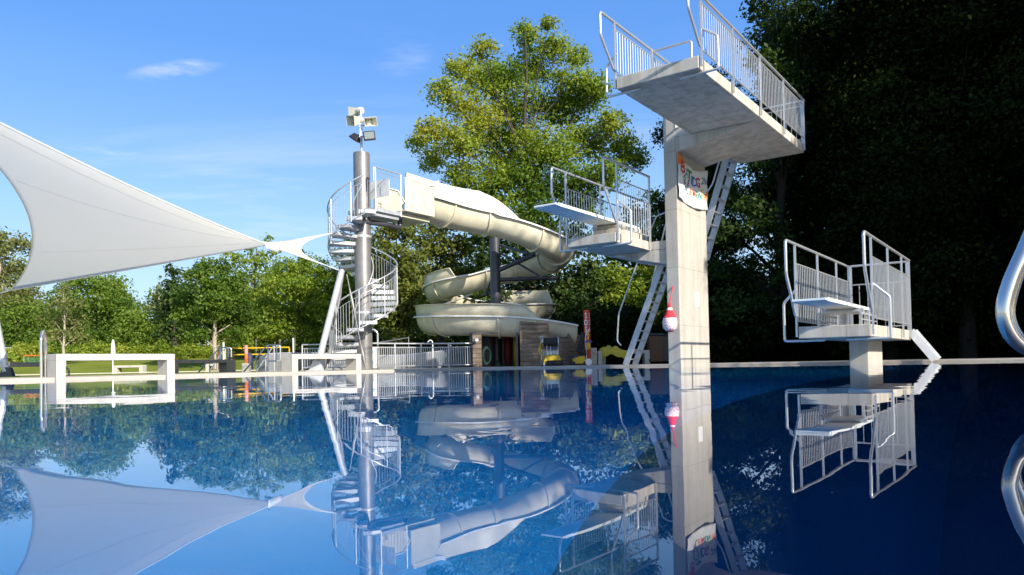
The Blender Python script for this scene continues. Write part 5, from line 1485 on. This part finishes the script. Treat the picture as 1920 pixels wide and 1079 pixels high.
tree('broadleaf_tree', 'wide bright green tree between the sail mast and the round tree', 'leaf_lime',
     pxl([(540, 505, 28), (575, 498, 30), (605, 510, 28), (515, 535, 30), (550, 545, 38), (595, 545, 38), (500, 575, 32), (535, 590, 38), (580, 592, 40), (615, 580, 32), (510, 620, 30), (560, 630, 34), (605, 625, 32), (480, 610, 26), (470, 640, 24), (640, 560, 34), (650, 600, 34), (640, 520, 26)], 50, 1.6, 29, .5), ground(560, 50), 0.17, 24, seed=29)
tree('spruce_tree', 'blue green spruce tip rising behind the bright green tree near the sail corner', 'leaf_dark',
     pxl([(567, 474, 6), (566, 486, 10), (569, 500, 15), (566, 516, 20), (568, 535, 26), (566, 470, 3)], 66, 0.4, 30), ground(567, 66), 0.18, 20, seed=30)
tree('broadleaf_tree', 'green tree filling the gap between the stairs and the bright tree', 'leaf_green',
     pxl([(650, 480, 26), (672, 450, 26), (690, 480, 34), (660, 525, 34), (690, 540, 36), (665, 585, 36), (640, 620, 30), (690, 600, 36)], 48, 1.2, 31, .5), ground(668, 48), 0.19, 18, seed=31)
# the dark wood on the right: one sunlit-topped tree, then copies of three dark kinds
tree('broadleaf_tree', 'tall tree whose lit left edge borders the sky beside the high platform', 'leaf_edge',
     pxl([(1420, 20, 34), (1450, -40, 60), (1440, 70, 44), (1500, 20, 60), (1490, 95, 56), (1430, 120, 36), (1465, 160, 46), (1530, 130, 50), (1440, 215, 36), (1490, 230, 46), (1540, 210, 50), (1410, 300, 40), (1450, 320, 44),
          (1370, 370, 44), (1420, 400, 44), (1380, 440, 40), (1450, 440, 46), (1360, 500, 40), (1420, 510, 44), (1480, 500, 44), (1370, 570, 40), (1440, 580, 44), (1345, 430, 30)], 31, 1.6, 40, .35), ground(1480, 32), 0.15, 18, bark='dark_bark', rad=.3, seed=40, clumps=15)
def wood_proto(seed, w_, h_, leaf, dens):
    rr = random.Random(seed); L = []
    for k in range(30):
        t = (k + rr.random()) / 30
        z = 1.2 + (h_ - 2.2) * t
        prof = w_ * (0.62 + 0.38 * math.sin(PI * min(1, t * 1.1))) * (1 - max(0, t - .75) * 2.2)
        a = rr.random() * 2 * PI; q = prof * rr.uniform(0.15, 0.72)
        L.append((V((q * math.cos(a), q * math.sin(a), z)), w_ * rr.uniform(.34, .52), rr.uniform(.2, .7)))
    return L
FG = 'trees of the dark wood behind the diving towers'
FL = 'tall dark shaded tree in the wood behind the diving towers'
pos = [(1330, 37, 0, .85), (1520, 38, 1, 1.0), (1590, 33, 2, .95), (1668, 29, 0, 1.0), (1745, 32, 1, 1.05), (1815, 27, 2, 1.0), (1890, 31, 0, 1.1), (1975, 26, 1, 1.0), (2070, 30, 2, 1.1),
       (1640, 41, 1, 1.15), (1790, 40, 0, 1.15), (1930, 39, 2, 1.15)]
protos = []
for k, (w_, h_) in enumerate(((3.6, 17.5), (3.3, 19), (3.9, 16.5))):
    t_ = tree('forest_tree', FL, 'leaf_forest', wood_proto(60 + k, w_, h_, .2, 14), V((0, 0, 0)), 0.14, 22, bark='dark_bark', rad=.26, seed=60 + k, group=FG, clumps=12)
    protos.append(t_)
used = set()
for i, (px, Y, k, s_) in enumerate(pos):
    g = gx(px, Y, 0)
    if k not in used:
        used.add(k); r = protos[k]; r.location = g; r.scale = (s_,) * 3; r.rotation_euler[2] = i * 1.3
    else: dup(protos[k], g, scale=(s_,) * 3, rotz=i * 1.3)
# the same wood goes on round the pool's right side, out of the view; it shades the far bank
SHADE = [(19.5, 11.0, 0, 1.0), (24.5, 15.0, 1, 1.05), (29, 19.5, 2, 1.0), (26.0, 9.0, 2, 1.15), (31.5, 13.5, 0, 1.2), (36, 19, 1, 1.2), (22.0, 19.5, 2, .95), (33, 8, 1, 1.2), (21.5, 6.5, 1, 1.12)]
for i, nn in enumerate((3.5, 6.3, 9.1, 11.9, 14.2)):
    SHADE.append((nn * .777 + 15.5 * .629, nn * .629 - 15.5 * .777, i % 3, 0.56))
for i, (x, y, k, s_) in enumerate(SHADE): dup(protos[k], V((x, y, 0)), scale=(s_,) * 3, rotz=i * 0.9 + .4)
hi = [(V((17.2 + rr_.uniform(-2.4, 2.4), 7.2 + rr_.uniform(-2.4, 2.4), rr_.uniform(9.6, 17))), rr_.uniform(1.2, 1.8), .4) for rr_ in [random.Random(77)] for k in range(22)]
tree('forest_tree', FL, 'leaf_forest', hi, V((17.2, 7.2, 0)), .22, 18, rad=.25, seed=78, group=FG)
# undergrowth and far wood: nobody could count these
def mass(name, label, mat, pts, leaf, dens, seed, cat='undergrowth'):
    rs = np.random.default_rng(seed)
    C_, O_, T_ = lobes_leaves([(tuple(p), r, tb) for p, r, tb in pts], leaf, dens, rs, 10, .8, .6)
    o = bpy.data.objects.new(name, leaf_mesh(name, C_, leaf, O_, T_, mat, rs)); COL.objects.link(o)
    stuff(o, label, cat); return o
rr = random.Random(90)
pts = []
for k in range(60):
    px = 1060 + k * 17; Y = 29 + rr.uniform(-2, 3)
    for q in range(2):
        g = gx(px + rr.uniform(-9, 9), Y + q * 3); pts.append((V((g.x, g.y, rr.uniform(.1, .5) if q else rr.uniform(.3, 1.9))), rr.uniform(.7, 1.1), rr.uniform(.2, .6)))
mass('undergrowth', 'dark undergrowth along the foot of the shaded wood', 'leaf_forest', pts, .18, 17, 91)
pts = []
for k in range(64):
    px = -60 + k * 11.5; Y = 54 + rr.uniform(-2, 2)
    g = ground(px, Y); pts.append((g + V((0, 0, rr.uniform(.2, .8))), rr.uniform(.5, .85), rr.uniform(.4, .9)))
mass('hedge', 'bright green low shrubs along the foot of the left hand trees', 'leaf_lime', pts, .16, 17, 92, 'shrubs')
def wood(name, label, mat, specs, leaf, dens, seed):
    pts = []
    for x0, x1, Y, y_top, step in specs:
        px = x0
        while px < x1:
            Yk = Y + rr.uniform(-3, 3); g = ground(px, Yk)
            top = at(px, y_top + rr.uniform(-12, 22), Yk).z
            k_ = max(2, int((top - g.z) / 1.7))
            for q in range(k_):
                pts.append((V((g.x + rr.uniform(-.8, .8), Yk + rr.uniform(-1, 1), g.z + 0.3 + (top - g.z - 1.6) * (q + rr.uniform(0, .6)) / k_)), rr.uniform(1.3, 2.0), rr.uniform(.1, .6)))
            px += step
    mass(name, label, mat, pts, leaf, dens, seed, 'wood')
wood('far_wood', 'distant green wood closing the gaps behind the left hand trees', 'leaf_green', ((-120, 245, 74, 535, 22), (245, 315, 78, 600, 22), (315, 500, 72, 512, 22), (500, 700, 72, 490, 22)), .27, 13, 93)
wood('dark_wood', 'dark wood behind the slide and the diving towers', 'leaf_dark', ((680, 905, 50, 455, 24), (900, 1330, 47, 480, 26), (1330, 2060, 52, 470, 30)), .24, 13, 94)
for px, Y, r, lab in ((9, 55, .55, 'small clipped bush left of the metal gate bars'), (42, 54, .85, 'rounded yellow green bush right of the metal gate')):
    g = ground(px, Y)
    tree('bush', lab, 'leaf_lime', [(g + V((0, 0, .55 * r * 1.6)), r * .8, .7), (g + V((.1, 0, 1.0 * r)), r * .75, .8), (g + V((-.15, -.1, .5 * r)), r * .8, .6)], g, .12, 25, cat='bush', trunk=True, rad=.05, seed=int(px) + 70)
